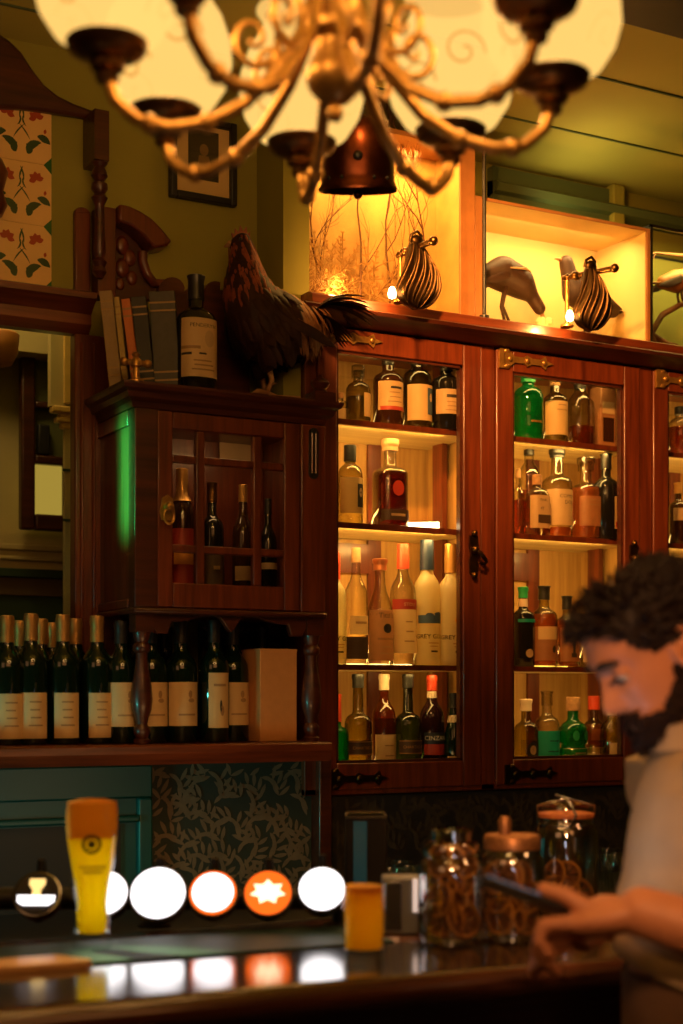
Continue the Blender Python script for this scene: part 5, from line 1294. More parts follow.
mb = MB(); mb.lathe([(.0005,fo[0][1]+.001)]+fo+[(fo[-1][0]*.6,fo[-1][1]+.004),(.0005,fo[-1][1]+.006)], 32); mb.build('foam', M['foam'], wg, smooth=60)
rr_ = 24.5/sw_
mb = MB(); zc_ = (843-950)/-sw_
def wrapdisc(mb, xc, zc0, r0, r1, R, n=28):
    vs = []
    for rr in (r0, r1):
        for i in range(n):
            a = 2*pi*i/n; x, z = xc+rr*cos(a), zc0+rr*sin(a); an = -pi/2+x/R
            Rz = R + (z-zc_)*.10
            vs.append(((Rz+.0012)*cos(an), (Rz+.0012)*sin(an), z))
    mb.add(vs, [(i, (i+1) % n, n+(i+1) % n, n+i) for i in range(n)])
Rz = 25.3/sw_
wrapdisc(mb, .006, zc_, .010, .0152, Rz); wrapdisc(mb, .006, zc_, .0005, .0065, Rz)
mb.build('crest', M['ink'], wg, smooth=0, fix=False)
mb = MB()
for j, (z, w_) in enumerate(((866, 26), (871, 20))):
    for i in range(10):
        x = .006+(i-4.5)*w_/10/sw_; an = -pi/2+x/(21.5/sw_); R1 = (22.3 if j == 0 else 21.3)/sw_+.0012; h = .0025
        an2 = an+.7*w_/10/sw_/(21.5/sw_); zz1 = (950-z)/sw_
        mb.add([(R1*cos(an),R1*sin(an),zz1-h),(R1*cos(an2),R1*sin(an2),zz1-h),((R1+.0004)*cos(an2),(R1+.0004)*sin(an2),zz1+h),((R1+.0004)*cos(an),(R1+.0004)*sin(an),zz1+h)], [(0,1,2,3)])
mb.build('printed_line', M['inkb'], wg, smooth=0, fix=False)
# small straight beer glass
ps = PZ(364, 963, ZBAR); ts = (ps-Vector((0,0,EYE))).dot(fwd); ss = F/ts
sg_ = thing('beer_glass', 'small straight glass of amber beer on the bar before the last tap', 'glass', (ps.x, ps.y, ZBAR+.0005), -TH)
r1, r0, H = 21.5/ss, 20.5/ss, 78/ss
mb = MB(); mb.lathe([(.0005,0),(r0*1.06,0),(r0*1.08,.006),(r0*1.0,.014),(r0,.02),(r1,H),(r1-.002,H),(r0-.002,.022),(.0005,.018)], 32); mb.build('glass_wall', M['gl'], sg_, smooth=40)
mb = MB(); mb.lathe([(.0005,.022),(r0-.003,.023),(r1-.003,H*.9),(.0005,H*.9)], 32); mb.build('beer', P('amber beer', (.9,.52,.03), .3, trans=.8), sg_, smooth=50)
mb = MB(); mb.lathe([(.0005,H*.9+.0005),(r1-.003,H*.9+.0005),(r1-.003,H*.985),(.0005,H*.99)], 32); mb.build('foam', M['foam'], sg_, smooth=50)
# storage jars with dried citrus
M['jarlid'] = P('worn jar lid', (.42,.19,.07), .4, .6, noise=.3, scale=30)
M['peel'] = P('dried citrus rind', (.75,.32,.05), .55, noise=.3, scale=60, trans=.2); M['flesh'] = P('dried citrus flesh', (.36,.12,.025), .5, noise=.4, scale=80, trans=.35)
M['jar'] = glass('jar glass', (.93,.93,.9), (.5,.48,.42), gloss=.7, rough=.04)
def citrus_slice(label, group, loc, nrm, r):
    mb = MB(); n = 20; Q = Vector((0,0,1)).rotation_difference(Vector(nrm)).to_matrix().to_4x4()
    mb.tube([(r*cos(2*pi*i/n), r*sin(2*pi*i/n), .0) for i in range(n)], .0034, 6, loop=True)
    mb.xform(Q); o = mb.build('dried_citrus_slice', [M['peel']], smooth=180); o.location = loc; tag(o, label, 'citrus slice', group)
    mb = MB()
    for i in range(8):
        a0, a1 = 2*pi*(i+.1)/8, 2*pi*(i+.9)/8; am = (a0+a1)/2
        pts = [(.12*r*cos(am), .12*r*sin(am)), (.86*r*cos(a0), .86*r*sin(a0)), (.9*r*cos(am), .9*r*sin(am)), (.86*r*cos(a1), .86*r*sin(a1))]
        mb.prism(pts, -.0012, .0012, 'xy')
    mb.xform(Q); mb.build('flesh', M['flesh'], o, smooth=0)
def jar(label, px, py, w_px, ytop, lid, slices, what, group, clip=False):
    pb = PZ(px, py, ZBAR); tb = (pb-Vector((0,0,EYE))).dot(fwd); s = F/tb; R = w_px/2/s; H = (py-ytop)/s
    t = thing('storage_jar', label, 'jar', (pb.x, pb.y, ZBAR+.0005), -TH)
    pr = [(R*.8,0),(R*.97,.004),(R,.014),(R,H*.66),(R*.97,H*.74),(R*.86,H*.80),(R*.78,H*.83),(R*.78,H*.86)]
    mb = MB(); mb.lathe(pr+[(R*.75,H*.86),(R*.75,H*.83),(R*.93,H*.73),(R*.96,H*.65),(R*.96,.016),(R*.8,.007)], 32, close0=True, close1=True); mb.build('glass_body', M['jar'], t, smooth=50)
    mb = MB()
    if clip:
        mb.lathe([(R*.80,H*.845),(R*.84,H*.85),(R*.85,H*.93),(R*.82,H*.96),(R*.4,H*1.0),(.001,H*1.0)], 32); mb.build('lid', M['jar'], t, smooth=40)
        mb = MB(); mb.lathe([(R*.83,H*.86),(R*.87,H*.865),(R*.87,H*.90),(R*.83,H*.905)], 32); mb.build('rubber_seal', P('orange rubber seal', (.55,.17,.05), .5), t, smooth=40)
        mb = MB(); n = 28; mb.tube([(R*.9*cos(2*pi*i/n), R*.9*sin(2*pi*i/n), H*.80) for i in range(n)], .002, 6, loop=True)
        mb.tube([(0,-R*.9,H*.80),(0.01,-R*.98,H*.90),(0.0,-R*.8,H*1.0),(-.004,-R*.1,H*1.035),(-.02,.0,H*1.06)], .0025, 6); mb.tube([(R*.88,0,H*.80),(R*.9,0,H*.97),(0,0,H*1.03),(-R*.9,0,H*.97),(-R*.88,0,H*.80)], .0022, 6)
        mb.build('wire_clip', M['chrome'], t, smooth=60)
    else:
        mb.lathe([(R*.80,H*.825),(R*.86,H*.83),(R*.86,H*.93),(R*.80,H*.955),(R*.3,H*.96),(.001,H*.96)], 32); li = mb.build('lid', M['jarlid'] if lid else M['jar'], t, smooth=40)
        mb = MB()
        if lid: mb.tube([(-R*.22,0,H*.955),(-R*.22,0,H*1.08),(-R*.2,0,H*1.12)], [.010,.011,.007], 10)
        else: mb.lathe([(R*.55,H*.955),(R*.62,H*.97),(R*.62,H*1.07),(R*.56,H*1.09),(.001,H*1.09)], 24)
        mb.build('lid_knob', M['jarlid'] if lid else M['jar'], li, smooth=40)
    rnd = random.Random(px); rs = min(R*.56, .03); z0 = ZBAR+.012
    Rm = Matrix.Rotation(-TH, 3, 'Z'); k = 0; lvl = 0
    for k in range(slices):
        if k % 3 == 0: lvl = k//3
        a = rnd.uniform(0, 6.28); xo = (k % 3-1)*R*.36; yo = -R*.26+rnd.uniform(0, R*.4)
        if sqrt(xo*xo+yo*yo) > R*.5: yo *= .5
        nrm = Rm @ Vector((rnd.uniform(-1.0,1.0)+(.8 if xo > 0 else -.8), -1, rnd.uniform(-.2,.7)))
        loc = Vector((pb.x, pb.y, z0+rs*.95+lvl*rs*1.05)) + Rm @ Vector((xo, yo, 0))
        citrus_slice(f'dried orange slice in the {what}', group, loc, nrm, rs*rnd.uniform(.85,1.0))
jar('squat glass jar full of dried orange slices beside the grey napkin holder', 451, 943, 66, 838, False, 12, 'squat jar beside the napkin holder', 'dried orange slices in the squat jar')
jar('glass jar with brown lid and upright handle, half hidden behind the phone', 512, 940, 66, 830, True, 9, 'jar with the brown lid behind the phone', 'dried orange slices in the brown lidded jar')
jar('largest jar with wire clip lid standing behind the two squat jars', 566, 914, 64, 802, False, 5, 'large jar with the wire clip lid', 'dried orange slices in the wire clip jar', clip=True)
# napkin holder, card stand, dark till
def on_bar_box(name, label, cat, px, py, w_px, ytop, depth, mat, extra=None, bev=.004):
    pb = PZ(px, py, ZBAR); tb = (pb-Vector((0,0,EYE))).dot(fwd); s = F/tb; w_, h = w_px/s, (py-ytop)/s
    t = thing(name, label, cat, (pb.x, pb.y, ZBAR+.0005), -TH)
    MB().box(-w_/2, w_/2, 0, depth, 0, h).build('casing', mat, t, bevel=bev)
    if extra: extra(t, w_, h, depth)
    return t
def ex1(t, w_, h, d):
    MB().box(-w_*.42, -w_*.06, -.002, 0, h*.08, h*.92).build('side_plate', M['chrome'], t, bevel=.001)
    o = MB().box(w_*.2, w_*.78, -.004, -.001, h*.40, h*.98).build('white_card', P('self lit white card', (.85,.8,.75), .4, emit=(1,.8,.7), estr=.55), t)  # emission added to brighten the unlit card
    mb = MB(); mb.prism([(w_*.30,h*.48),(w_*.46,h*.50),(w_*.48,h*.62),(w_*.66,h*.60),(w_*.70,h*.80),(w_*.52,h*.76),(w_*.40,h*.82),(w_*.36,h*.66)], -.0052, -.0042); mb.build('red_print', M['redcap'], o)
on_bar_box('napkin_holder', 'grey metal napkin holder with white and red card, left of the squat jar', 'napkin holder', 404, 935, 44, 878, .06, M['grey'], ex1)
def ex2(t, w_, h, d):
    MB().box(-w_*.30, w_*.02, -.002, 0, h*.12, h*.94).build('screen', P('dim teal screen', (.02,.07,.075), .2, emit=(.1,.3,.32), estr=.06), t)
    MB().box(-w_*.5, w_*.5, -.003, d*.5, h*.965, h*1.0).build('top_edge', M['bookg'], t)
on_bar_box('card_terminal', 'tall dark till box with dim teal face behind the small beer glass', 'till', 366, 908, 42, 816, .12, M['black'], ex2)
# upturned glasses on the back counter
tg = thing('tumbler', 'upturned ribbed tumbler on the back counter beside the dark till', 'glass', (0,0,ZBC+.0005), 0, 'upturned tumblers on the back counter')
mb = MB(); mb.lathe([(.033,0),(.031,.04),(.029,.085),(.028,.09),(.001,.09),(.001,.084),(.026,.083),(.029,.04),(.031,.0)], 20, close0=False, close1=False); mb.build('glass_wall', M['gl'], tg, smooth=50)
mb = MB()
for i in range(12): a = 2*pi*i/12; mb.tube([(.0335*cos(a),.0335*sin(a),.004),(.0295*cos(a),.0295*sin(a),.08)], .0016, 5)
mb.build('ribs', M['gl'], tg, smooth=180)
spots = [(392,3.0),(410,3.02),(428,3.06),(470,3.06),(520,3.06),(600,3.0),(618,3.02),(610,3.12),(594,3.14),(402,3.12)]
for i, (px, Y) in enumerate(spots):
    o = tg if i == 0 else copy_tree(tg); o.location = (XW(px, Y), Y, ZBC+.0005)
    o['group'] = 'upturned tumblers on the back counter'
    o['label'] = 'upturned ribbed tumbler on the dark back counter'
    o['label'] = 'upturned ribbed tumbler on the dark back counter between till and jars' if px < 540 else 'upturned ribbed tumbler on the back counter just behind the man and large jar'
# ------------------------------------------------------------------ the man at the bar
TM = 2.1; PX0 = 690
u_ = (PX0-CX)/F
pm = Vector((TM*(ST+u_*CT), TM*(CT-u_*ST), 0))
face = Vector((-CT, ST, 0)); rzm = math.atan2(face.y, face.x)
man = thing('person', 'bearded dark haired man in a beige short sleeved shirt looking down at a phone', 'person', pm, rzm)
LX = lambda px: (PX0-px)/(F/TM)
LZ = lambda py: EYE+(HY-py)/(F/TM)
def V(px, py, y=0): return Vector((LX(px), y, LZ(py)))
# head in its own frame: x forward, y to his left, z up
HZ = [(-.118,.068,.02,.014),(-.110,.082,.0,.030),(-.095,.090,-.03,.046),(-.07,.090,-.055,.056),(-.04,.088,-.074,.063),(-.01,.089,-.088,.068),(.02,.092,-.097,.071),(.05,.095,-.101,.074),(.08,.090,-.100,.074),(.105,.070,-.086,.060),(.122,.04,-.06,.04),(.131,.012,-.03,.014)]
def hz(z):
    for a, b in zip(HZ, HZ[1:]):
        if a[0] <= z <= b[0]:
            t = (z-a[0])/(b[0]-a[0]); return [a[i]+(b[i]-a[i])*t for i in (1,2,3)]
    return HZ[-1][1:] if z > 0 else HZ[0][1:]
def g2(x, s): return exp(-(x/s)**2)
def headpt(z, a, off=0.0):
    xf, xb, w_ = hz(z); c = (xf+xb)/2; A = (xf-xb)/2; e = 2.25
    ca, sa = cos(a), sin(a); k = 1/(abs(ca)**e+abs(sa)**e)**(1/e)
    x, y = c+A*ca*k, w_*sa*k
    if ca > 0:
        # nose
        An = 0
        prof = [(-.053,0),(-.045,.012),(-.037,.029),(-.029,.036),(-.018,.031),(0,.020),(.015,.011),(.028,.005),(.04,.0)]
        for p0, p1 in zip(prof, prof[1:]):
            if p0[0] <= z <= p1[0]: An = p0[1]+(p1[1]-p0[1])*(z-p0[0])/(p1[0]-p0[0])
        sg = .010 if z > -.01 else .0145
        x += An*g2(y, sg)
        x += .006*g2(z-.040, .012)*g2(y, .05)*(1-.4*g2(y,.008))       # brow
        x -= .013*(g2(y-.033,.017)+g2(y+.033,.017))*g2(z-.018,.015)    # eye sockets
        x += .007*g2(z+.064,.006)*g2(y,.022)+.007*g2(z+.077,.006)*g2(y,.019)-.004*g2(z+.0705,.003)*g2(y,.024)
        x += .008*g2(z+.104,.013)*g2(y,.022)
        x += .004*(g2(y-.045,.02)+g2(y+.045,.02))*g2(z+.012,.02)
    r = Vector((x-c, y, 0)); 
    if off: r = r + r.normalized()*off
    return Vector((c,0,z)) + r
V2 = lambda px, py, y: Vector((-(px-CX)/F*(TM-y) + (PX0-CX)/F*TM, y, EYE+(HY-py)/F*(TM-y)))
PITCH = radians(34)
RH = Matrix.Rotation(PITCH, 4, 'Y'); HC = V(655, 654)
YAW = Matrix.Rotation(radians(15), 4, 'Z')
MH = Matrix.Translation(HC) @ YAW @ RH @ Matrix.Scale(.90, 4)
mb = MB(); rows = []
zs = [-.117+.2475*i/84 for i in range(85)]; na = 72
for z in zs: rows.append([headpt(z, 2*pi*j/na) for j in range(na)])
mb.rings(rows)
for s in (-1, 1): mb.sphere((.0735, s*.033, .018), .0145, 16, 10)   # closed upper lids
for s in (-1, 1):                                             # ears
    pts = []
    for i in range(15):
        a = radians(100-i*22); pts.append(Vector((-.012-.016*cos(a)*1.0-.004*sin(a), s*(.072+.010*(1 if i < 11 else .5)), .004+.030*sin(a))))
    mb.tube(pts, [.0055]*11+[.006,.0065,.006,.005], 8)
    mb.sphere((-.010, s*.072, .0), .02, 12, 8, (.72,.42,1.25)); mb.sphere((-.004, s*.076, -.026), .0085, 10, 8, (1,.6,1.1)); mb.tube([Vector((-.012,s*.081,.016)),Vector((-.016,s*.082,.0)),Vector((-.008,s*.081,-.014))], .004, 8)
mb.xform(MH)
# limbs and trunk joined to the head
SHL, SHR = Vector((-.04,.185,1.38)), Vector((-.02,-.185,1.372))
ELL, WRL = Vector((-.12,.275,1.165)), V2(642, 912, .19)
ELR, WRR = Vector((-.085,-.2,1.15)), Vector((.115,-.02,1.19))
nd = {'pel':((-.03,0,.96),.125),'chest':((-.035,0,1.24),.12),'nb':((-.03,0,1.41),.06),'nk':((-.012,0,1.475),.054),'hd':(tuple(MH @ Vector((-.015,0,-.02))),.05)}
ed = [('pel','chest'),('chest','nb'),('nb','nk'),('nk','hd')]
for k, SH, EL, WR in (('l',SHL,ELL,WRL),('r',SHR,ELR,WRR)):
    nd['s'+k] = (SH,.052); nd['ua'+k] = ((SH+EL)/2,.047); nd['e'+k] = (EL,.040); nd['fa'+k] = (EL+(WR-EL)*.35,.047); nd['fb'+k] = (EL+(WR-EL)*.75,.036); nd['w'+k] = (WR,.033)
    ed += [('nb','s'+k),('s'+k,'ua'+k),('ua'+k,'e'+k),('e'+k,'fa'+k),('fa'+k,'fb'+k),('fb'+k,'w'+k)]
for s in (-1,1):
    k = str(s); nd['hip'+k] = ((-.03,s*.09,.90),.09); nd['kn'+k] = ((-.01,s*.10,.50),.058); nd['cf'+k] = ((-.03,s*.10,.36),.052); nd['an'+k] = ((-.04,s*.10,.09),.036); nd['toe'+k] = ((.12,s*.115,.035),.03)
    ed += [('pel','hip'+k),('hip'+k,'kn'+k),('kn'+k,'cf'+k),('cf'+k,'an'+k),('an'+k,'toe'+k)]
blobs(nd, ed, mb)
# hands: palm block plus five separate fingers
def hand(mb, W, K, side, thumb, fingers):
    # W wrist, K middle knuckle, side: vector across palm (index -> little)
    d = (K-W).normalized(); rows = []
    nrm = d.cross(side).normalized()
    for t, hw, hh in ((-.2,.030,.026),(.15,.032,.024),(.5,.039,.023),(.85,.043,.020),(1.02,.041,.015)):
        rows.append((W+(K-W)*t, side*hw, nrm*hh))
    loft(mb, rows, 20)
    for pts in fingers:
        n_ = len(pts); nodes = {str(i): (p, (.0112,.0105,.0098,.0085)[min(i,3)]) for i, p in enumerate(pts)}
        blobs(nodes, [(str(i), str(i+1)) for i in range(n_-1)], mb)
    nodes = {str(i): (p, (.016,.0135,.0115,.0095)[min(i,3)]) for i, p in enumerate(thumb)}
    blobs(nodes, [(str(i), str(i+1)) for i in range(len(thumb)-1)], mb)
# phone placed first: long axis rises forward
PC = V2(533, 899, .135)
ph_d = Vector((.94,-.02,.34)).normalized(); ph_s = Vector((.05,.97,.22)); ph_s = (ph_s-ph_d*ph_s.dot(ph_d)).normalized(); ph_n = ph_d.cross(ph_s).normalized()
if ph_n.z < 0: ph_n = -ph_n
LP, WP, TP = .150, .073, .0085
KL = PC - ph_d*.052 + ph_s*.022 - ph_n*.020
fing = []
for i, ln in enumerate((1.0, 1.08, 1.0, .84)):
    o = ph_s*(.026-.017*i) - ph_d*(.007*i) - ph_n*(.007*i)
    fing.append([KL + (WRL-KL)*.3 + ph_s*(.022-.014*i), KL + o + ph_d*.014*ln - ph_n*.002, KL + o + ph_d*.036*ln - ph_n*.012, KL + o + ph_d*.036*ln - ph_n*.034*ln, KL + o + ph_d*.018*ln - ph_n*.044*ln])
thumb = [WRL+(KL-WRL)*.3+ph_s*.012+ph_n*.010, KL - ph_d*.012 + ph_s*.026 + ph_n*.026, KL + ph_d*.020 + ph_s*.018 + ph_n*.034, KL + ph_d*.048 + ph_s*.008 + ph_n*.033]
hand(mb, WRL, KL, ph_s, thumb, fing)
# right hand supports the far edge of the phone from below
KR = PC - ph_d*.080 - ph_s*.040 - ph_n*.030; fr = []
for i in range(4):
    p0 = KR + (WRR-KR)*.25 + ph_s*(.024-.016*i)
    fr.append([p0, KR + ph_s*(.028-.019*i) + ph_d*.016 - ph_n*.008, KR + ph_s*(.028-.019*i) + ph_d*.040 - ph_n*(.020+.004*i), KR + ph_s*(.024-.019*i) + ph_d*.038 - ph_n*(.042+.004*i)])
th2 = [WRR+(KR-WRR)*.25-ph_s*.02+ph_n*.006, KR - ph_d*.02 - ph_s*.026 + ph_n*.02, KR + ph_d*.012 - ph_s*.016 + ph_n*.04, KR + ph_d*.034 - ph_s*.002 + ph_n*.048]
hand(mb, WRR, KR, ph_s, th2, fr)
M['skin'] = P('warm skin', (.56,.23,.11), .5, noise=.12, scale=30)
link('body', remesh(mb, .0034, 3), [M['skin']], man, smooth=180)
# eyes, brows, nails
for s in (-1, 1):
    e = MB(); e.sphere((.0755, s*.033, .012), .0118, 16, 10); e.mi = 1; e.sphere((.0825, s*.0335, .0065), .0062, 12, 8)
    e.xform(MH); e.build('eye', [P('eye white', (.5,.42,.36), .3), M['dark']], man, smooth=180)
    e = MB(); e.tube([headpt(.036+.004*sin(i*.6), s*(.16+.085*i), .003) for i in range(7)], [.003,.005,.0058,.0058,.005,.004,.002], 8); e.xform(MH); e.build('eyebrow', P('dark brow hair', (.02,.012,.008), .7), man, smooth=180)
    e = MB(); e.tube([headpt(.010-.001*abs(i-3), s*(.19+.06*i), .0075) for i in range(7)], [.001,.0024,.003,.003,.003,.002,.001], 6); e.xform(MH); e.build('eyelash', M['dark'], man, smooth=180)
# hair and beard: cap plus many curling locks
M['hair'] = P('dark brown hair', (.014,.006,.0035), .6, noise=.5, scale=120, spec=.25)
M['beard'] = P('dark brown beard', (.022,.009,.0045), .7, noise=.5, scale=150, spec=.2)
rnd = random.Random(21)
def hairline(a):                           # lowest z of scalp hair at angle a from the front
    aa = abs(((a+pi) % (2*pi))-pi)
    if aa < .75: return .088+.006*cos(aa*4)
    if aa < 1.25: return .082-.06*(aa-.75)/.5
    if aa < 1.62: return .022
    if aa < 2.05: return .024
    return -.055
def cap(region, off, name, mat, nz=40, z0=-.116, z1=.1305):
    mbc = MB(); n = 72; keep = {}
    def vert(i, j):
        z = z0+(z1-z0)*i/nz; a = 2*pi*(j % n)/n; key = (i, j % n)
        if key not in keep:
            o = off(z, a); mbc.v.append(MH @ headpt(z, a, o)); keep[key] = len(mbc.v)-1
        return keep[key]
    for i in range(nz):
        for j in range(n):
            z = z0+(z1-z0)*(i+.5)/nz; a = 2*pi*(j+.5)/n
            if region(z, a): mbc.f.append([vert(i,j), vert(i,j+1), vert(i+1,j+1), vert(i+1,j)]); mbc.m.append(0)
    top = [vert(nz, j) for j in range(n)]
    if region(z1, 0): mbc.f.append(top); mbc.m.append(0)
    return mbc
hm = cap(lambda z, a: z > hairline(a), lambda z, a: .005+.002*max(0, min(1, (z-.05)/.06))+.003*mnoise.noise(Vector((z*60, cos(a)*4, sin(a)*4))), 'hair', None)
def lock(mbx, p, d, L, r, curl, n=6):
    d = Vector(d).normalized(); pts = [Vector(p)]; ax = Vector((rnd.uniform(-1,1), rnd.uniform(-1,1), rnd.uniform(-.5,.5))).normalized()
    for i in range(n):
        d = (Matrix.Rotation(curl/n, 3, ax) @ d).normalized(); pts.append(pts[-1]+d*L/n)
    mbx.tube([MH @ q_ for q_ in pts], [r*(1-.75*(i/n)**1.5) for i in range(n+1)], 5)
cnt = 0
while cnt < 620:
    z = rnd.uniform(-.05, .131); a = rnd.uniform(-pi, pi)
    if z < hairline(a)+.004: continue
    cnt += 1
    p = headpt(z, a, .008); xf, xb, w_ = hz(z); out = (p-Vector(((xf+xb)/2, 0, z-.02))).normalized()
    aa = abs(a)
    if z > .07:
        fr_ = max(0, cos(a)); d = out*.14 + Vector((.75*fr_-.45, rnd.uniform(-.35,.35), .25)); L = rnd.uniform(.018,.028)+.006*fr_
    else: d = out*.45 + Vector((-.5, 0, -.5)); L = rnd.uniform(.010,.015)
    lock(hm, p, d, L, rnd.uniform(.0035,.0055), rnd.uniform(-1.3,1.3))
for i in range(70):                        # tousled forelock over the brow
    a = rnd.uniform(-.7,.7); p = headpt(rnd.uniform(.092,.112), a, .006)
    lock(hm, p, Vector((1, .6*sin(a)+rnd.uniform(-.3,.3), rnd.uniform(-.35,.45))), rnd.uniform(.020,.032), rnd.uniform(.0035,.005), rnd.uniform(-2.2,2.2))
hm.build('hair', M['hair'], man, smooth=180, fix=False)
def inbeard(z, a):
    aa = abs(((a+pi) % (2*pi))-pi)
    if aa > 1.72: return False
    top = -.056 if aa < .35 else (-.056-.008*(aa-.35)/.65 if aa < 1.0 else (-.064 + .034*(aa-1.0)/.4 if aa < 1.4 else (-.03 + .06*(aa-1.4)/.15 if aa < 1.55 else .03)))
    if z > top: return aa < .5 and -.054 < z < -.047
    if aa < .30 and -.080 < z < -.062: return False
    return z > -.1165
bm_ = cap(inbeard, lambda z, a: .006+.006*max(0, min(1, (-.05-z)/.06))+.002*mnoise.noise(Vector((z*80, cos(a)*6, sin(a)*6))), 'beard', None)
cnt = 0
while cnt < 620:
    z = rnd.uniform(-.117, .025); a = rnd.uniform(-1.7, 1.7)
    if not inbeard(z, a): continue
    cnt += 1; p = headpt(z, a, .004); xf, xb, w_ = hz(z); out = (p-Vector(((xf+xb)/2, 0, z))).normalized()
    lock(bm_, p, out*.6+Vector((.1,0,-.9)), rnd.uniform(.010,.022)*(1 if z < -.06 else .7), .003, rnd.uniform(-1,1), 4)
bm_.build('beard', M['beard'], man, smooth=180, fix=False)
# shirt
M['shirt'] = P('beige cotton shirt', (.40,.28,.15), .85, noise=.14, scale=22, bump=.15)
sm = MB()
tors = [(1.095,-.035,.135,.178),(1.13,-.035,.137,.178),(1.20,-.035,.133,.175),(1.26,-.035,.126,.178),(1.32,-.035,.116,.185),(1.37,-.032,.103,.178),(1.405,-.03,.088,.14),(1.43,-.026,.072,.088),(1.45,-.02,.064,.068)]
rows = []
for z, cx_, rx, ry in tors:
    rows.append(((cx_, 0, z), Vector((rx, 0, (.35*rx if z < 1.1 else .18*rx if z < 1.15 else 0))), Vector((0, ry, 0))))
loft(sm, rows, 40)
for SH, EL in ((SHL, ELL), (SHR, ELR)):
    d = EL-SH; loft(sm, [(SH-d*.16, Vector((.066,0,0)), Vector((0,.05,0))), (SH+d*.0, Vector((.072,0,.0)), Vector((0,.058,.01))), (SH+d*.3, Vector((.071,0,.01)), Vector((0,.06,.01))), (SH+d*.62, Vector((.072,0,.012)), Vector((0,.062,.012))), (SH+d*.74, Vector((.073,0,.012)), Vector((0,.062,.012)))], 24)
for SH in (SHL, SHR):
    sm.sphere(SH + Vector((0,0,-.004)), .074, 18, 12); sm.sphere(SH*.55 + Vector((-.03,0,1.40))*.45, .072, 18, 12)
me = remesh(sm, .005, 4, 'shirt')
for v in me.vertices:
    p = v.co; f_ = .0042*mnoise.noise(Vector((p.x*9, p.y*9, p.z*5)))+.0035*sin(p.z*70+p.x*40+3*mnoise.noise(p*8))*max(0, min(1, (1.36-p.z)*6))
    v.co = p + v.normal*f_
sh_ = link('shirt', me, [M['shirt']], man, smooth=180)
mb = MB(); n = 40; pts = []
for j in range(n):
    a = 2*pi*j/n; pts.append(Vector((-.018+.064*cos(a), .066*sin(a), 1.452-.012*cos(a))))
rs = [[p + Vector((0,0,-.012)) for p in pts], [p*1.0 + Vector((.0,0,.022)) for p in pts], [Vector((-.018+(p.x+.018)*1.12, p.y*1.12, p.z+.020)) for p in pts], [Vector((-.018+(p.x+.018)*1.22, p.y*1.22, p.z-.016)) for p in pts]]
mb.rings(rs, False, False); mb.build('collar', M['shirt'], sh_, smooth=60)
mb = MB(); rows = []
for dz, g_ in ((-.006,.003),(.0,.0045),(.022,.0045),(.028,.002)):
    z = 1.098+dz; rx, ry = .136+g_, .178+g_; rows.append([Vector((-.035+rx*cos(2*pi*j/n), ry*sin(2*pi*j/n), z+.35*rx*cos(2*pi*j/n)*(1 if dz < .01 else .9))) for j in range(n)])
mb.rings(rows, False, False); mb.build('hem', P('pale hem', (.44,.31,.17), .8), sh_, smooth=60)
# trousers, belt, shoes
M['trouser'] = P('brown trousers', (.19,.10,.05), .8, noise=.2, scale=20)
tm = MB(); loft(tm, [((-.035,0,.80), Vector((.12,0,0)), Vector((0,.17,0))), ((-.035,0,.95), Vector((.128,0,0)), Vector((0,.172,0))), ((-.035,0,1.12), Vector((.128,0,0)), Vector((0,.17,0)))], 36)
for s in (-1,1): loft(tm, [((-.03,s*.09,.90), Vector((.105,0,0)), Vector((0,.088,0))), ((-.02,s*.10,.5), Vector((.078,0,0)), Vector((0,.074,0))), ((-.03,s*.10,.3), Vector((.07,0,0)), Vector((0,.066,0))), ((-.035,s*.10,.07), Vector((.062,0,0)), Vector((0,.058,0)))], 24)
link('trousers', remesh(tm, .007, 4, 'trousers'), [M['trouser']], man, smooth=180)
mb = MB(); c = V(640, 1008, .158); mb.lathe([(.0005,0),(.012,0),(.013,.003),(.011,.006),(.0005,.006)], 16, (c.x, .165, c.z), axis=(0,1,0)); mb.build('metal_button', M['chrome'], man, smooth=40)
for s in (-1,1):
    mb = MB(); loft(mb, [((-.09,s*.102,.05), Vector((.0,.028,0)), Vector((.0,0,.04))), ((-.05,s*.104,.058), Vector((0,.042,0)), Vector((0,0,.052))), ((.04,s*.110,.045), Vector((0,.046,0)), Vector((0,0,.042))), ((.13,s*.117,.034), Vector((0,.042,0)), Vector((0,0,.031))), ((.165,s*.119,.026), Vector((0,.022,0)), Vector((0,0,.018)))], 20)
    mb.build('shoe', M['dark'], man, smooth=180)
# the phone he holds
phm = thing('phone', 'black smartphone held out over the bar in the man\'s hands', 'phone', man.matrix_basis @ PC if False else (Matrix.Translation(pm) @ Matrix.Rotation(rzm, 4, 'Z')) @ PC, rzm)
mb = MB(); mb.obox((0,0,0), ph_d*LP/2, ph_s*WP/2, ph_n*TP/2); mb.build('phone_body', M['black'], phm, bevel=.003)
mb = MB(); mb.obox(ph_n*(TP/2+.0004), ph_d*(LP/2-.005), ph_s*(WP/2-.004), ph_n*.0004); mb.build('screen', emis('phone screen', (.55,.75,1), .35), phm)
wm = Matrix.Translation(pm) @ Matrix.Rotation(rzm, 4, 'Z')
lamp('phone_glow', 'AREA', wm @ (PC+ph_n*.02), .16, (.85,.85,1), .06, wm @ HC, sy=.12)
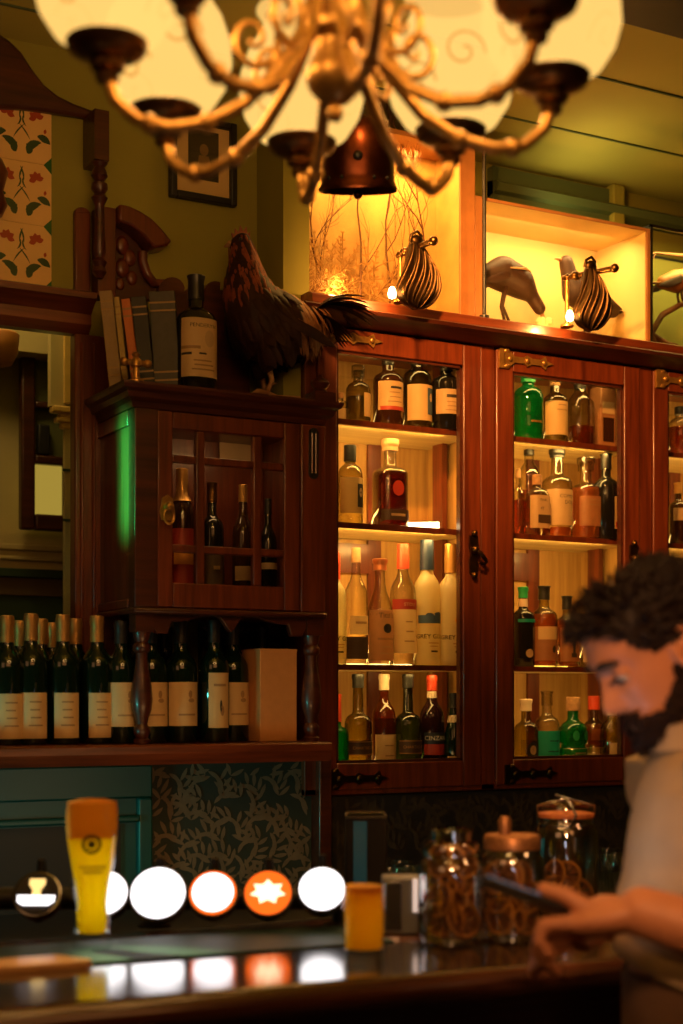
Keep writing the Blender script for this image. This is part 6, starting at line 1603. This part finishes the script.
# ------------------------------------------------------------------ room light
lamp('room_fill', 'AREA', (.6, .2, 2.95), 12, (1,.38,.11), 1.6, (1.2, 3.3, 1.9), sy=1.2)  # unseen area lamps added as general fill
lamp('room_fill', 'AREA', (-1.2, 1.0, 2.6), 4, (1,.45,.17), 1.2, (1.0, 3.5, 2.0), sy=1.0)
lamp('rear_room_light', 'POINT', (1.0, 3.9, 2.9), 6, (1,.66,.22), .1)
lamp('teal_panel_fill', 'AREA', (-.35, 2.75, 1.17), 1.0, (.12,1,.8), .35, (.9, 3.4, 1.16), sy=.1, spread=50)  # unseen teal lamp added to light the teal panelling
gt = Vector((pw.x, pw.y, ZBAR+.12)); gs = PT(-190, 560, 2.75)
lamp('bar_fill_spot', 'SPOT', gs, 150, (.85,1,.45), .03, gt, spot=12, blend=.5)  # unseen spot added to make the wheat beer glow
gt2 = Vector((ps.x, ps.y, ZBAR+.06))
lamp('bar_fill_spot', 'SPOT', PT(-200, 480, 2.9), 190, (1,.82,.3), .03, gt2, spot=6, blend=.5)  # unseen spot added to brighten the small beer glass
lamp('green_sign_beam', 'AREA', (HX0-.85, YH+.05, 2.02), .9, (.02,1,.25), .05, (HX0, YH+.05, 2.01), sy=.25, spread=8)
lamp('man_key', 'SPOT', (.35, .35, 2.15), 85, (1,.47,.19), .1, (1.40, 1.62, 1.40), spot=24, blend=.6)  # unseen key spots added to light the man
lamp('man_key', 'SPOT', (2.3, 1.0, 2.6), 14, (1,.42,.15), .12, (1.45, 1.6, 1.3), spot=60)
lamp('jar_fill_spot', 'SPOT', (1.75, 2.35, 2.9), 110, (1,.5,.2), .08, (1.62, 2.1, 1.1), spot=34, blend=.8)  # unseen spot added above the bar to brighten the jars
lamp('wallpaper_fill', 'AREA', (1.2, 2.6, 1.25), .8, (1,.5,.18), .5, (1.45, 3.4, 1.2), sy=.1)  # area lamp added to light the wallpaper below the shelf
hl = Vector(((HX0+HX1)/2, YH+.06, zt-.03)); lamp('cupboard_fill', 'AREA', hl, .25, (1,.55,.2), .25, hl+Vector((0,.12,-.25)), sy=.03)  # weak light added inside to lift the dark cupboard
lamp('cornice_fill_spot', 'SPOT', (1.3, 2.15, 2.98), 300, (1,.40,.09), .05, (2.35, 3.28, 2.40), spot=52, blend=1)  # unseen ceiling spot added to brighten the cornice and door rails
lamp('bar_fill_spot', 'SPOT', PT(-260, 560, 2.1), 14, (1,.6,.25), .03, PZ(45, 970, ZBAR), spot=10, blend=.6)  # unseen spot added to brighten the wooden board
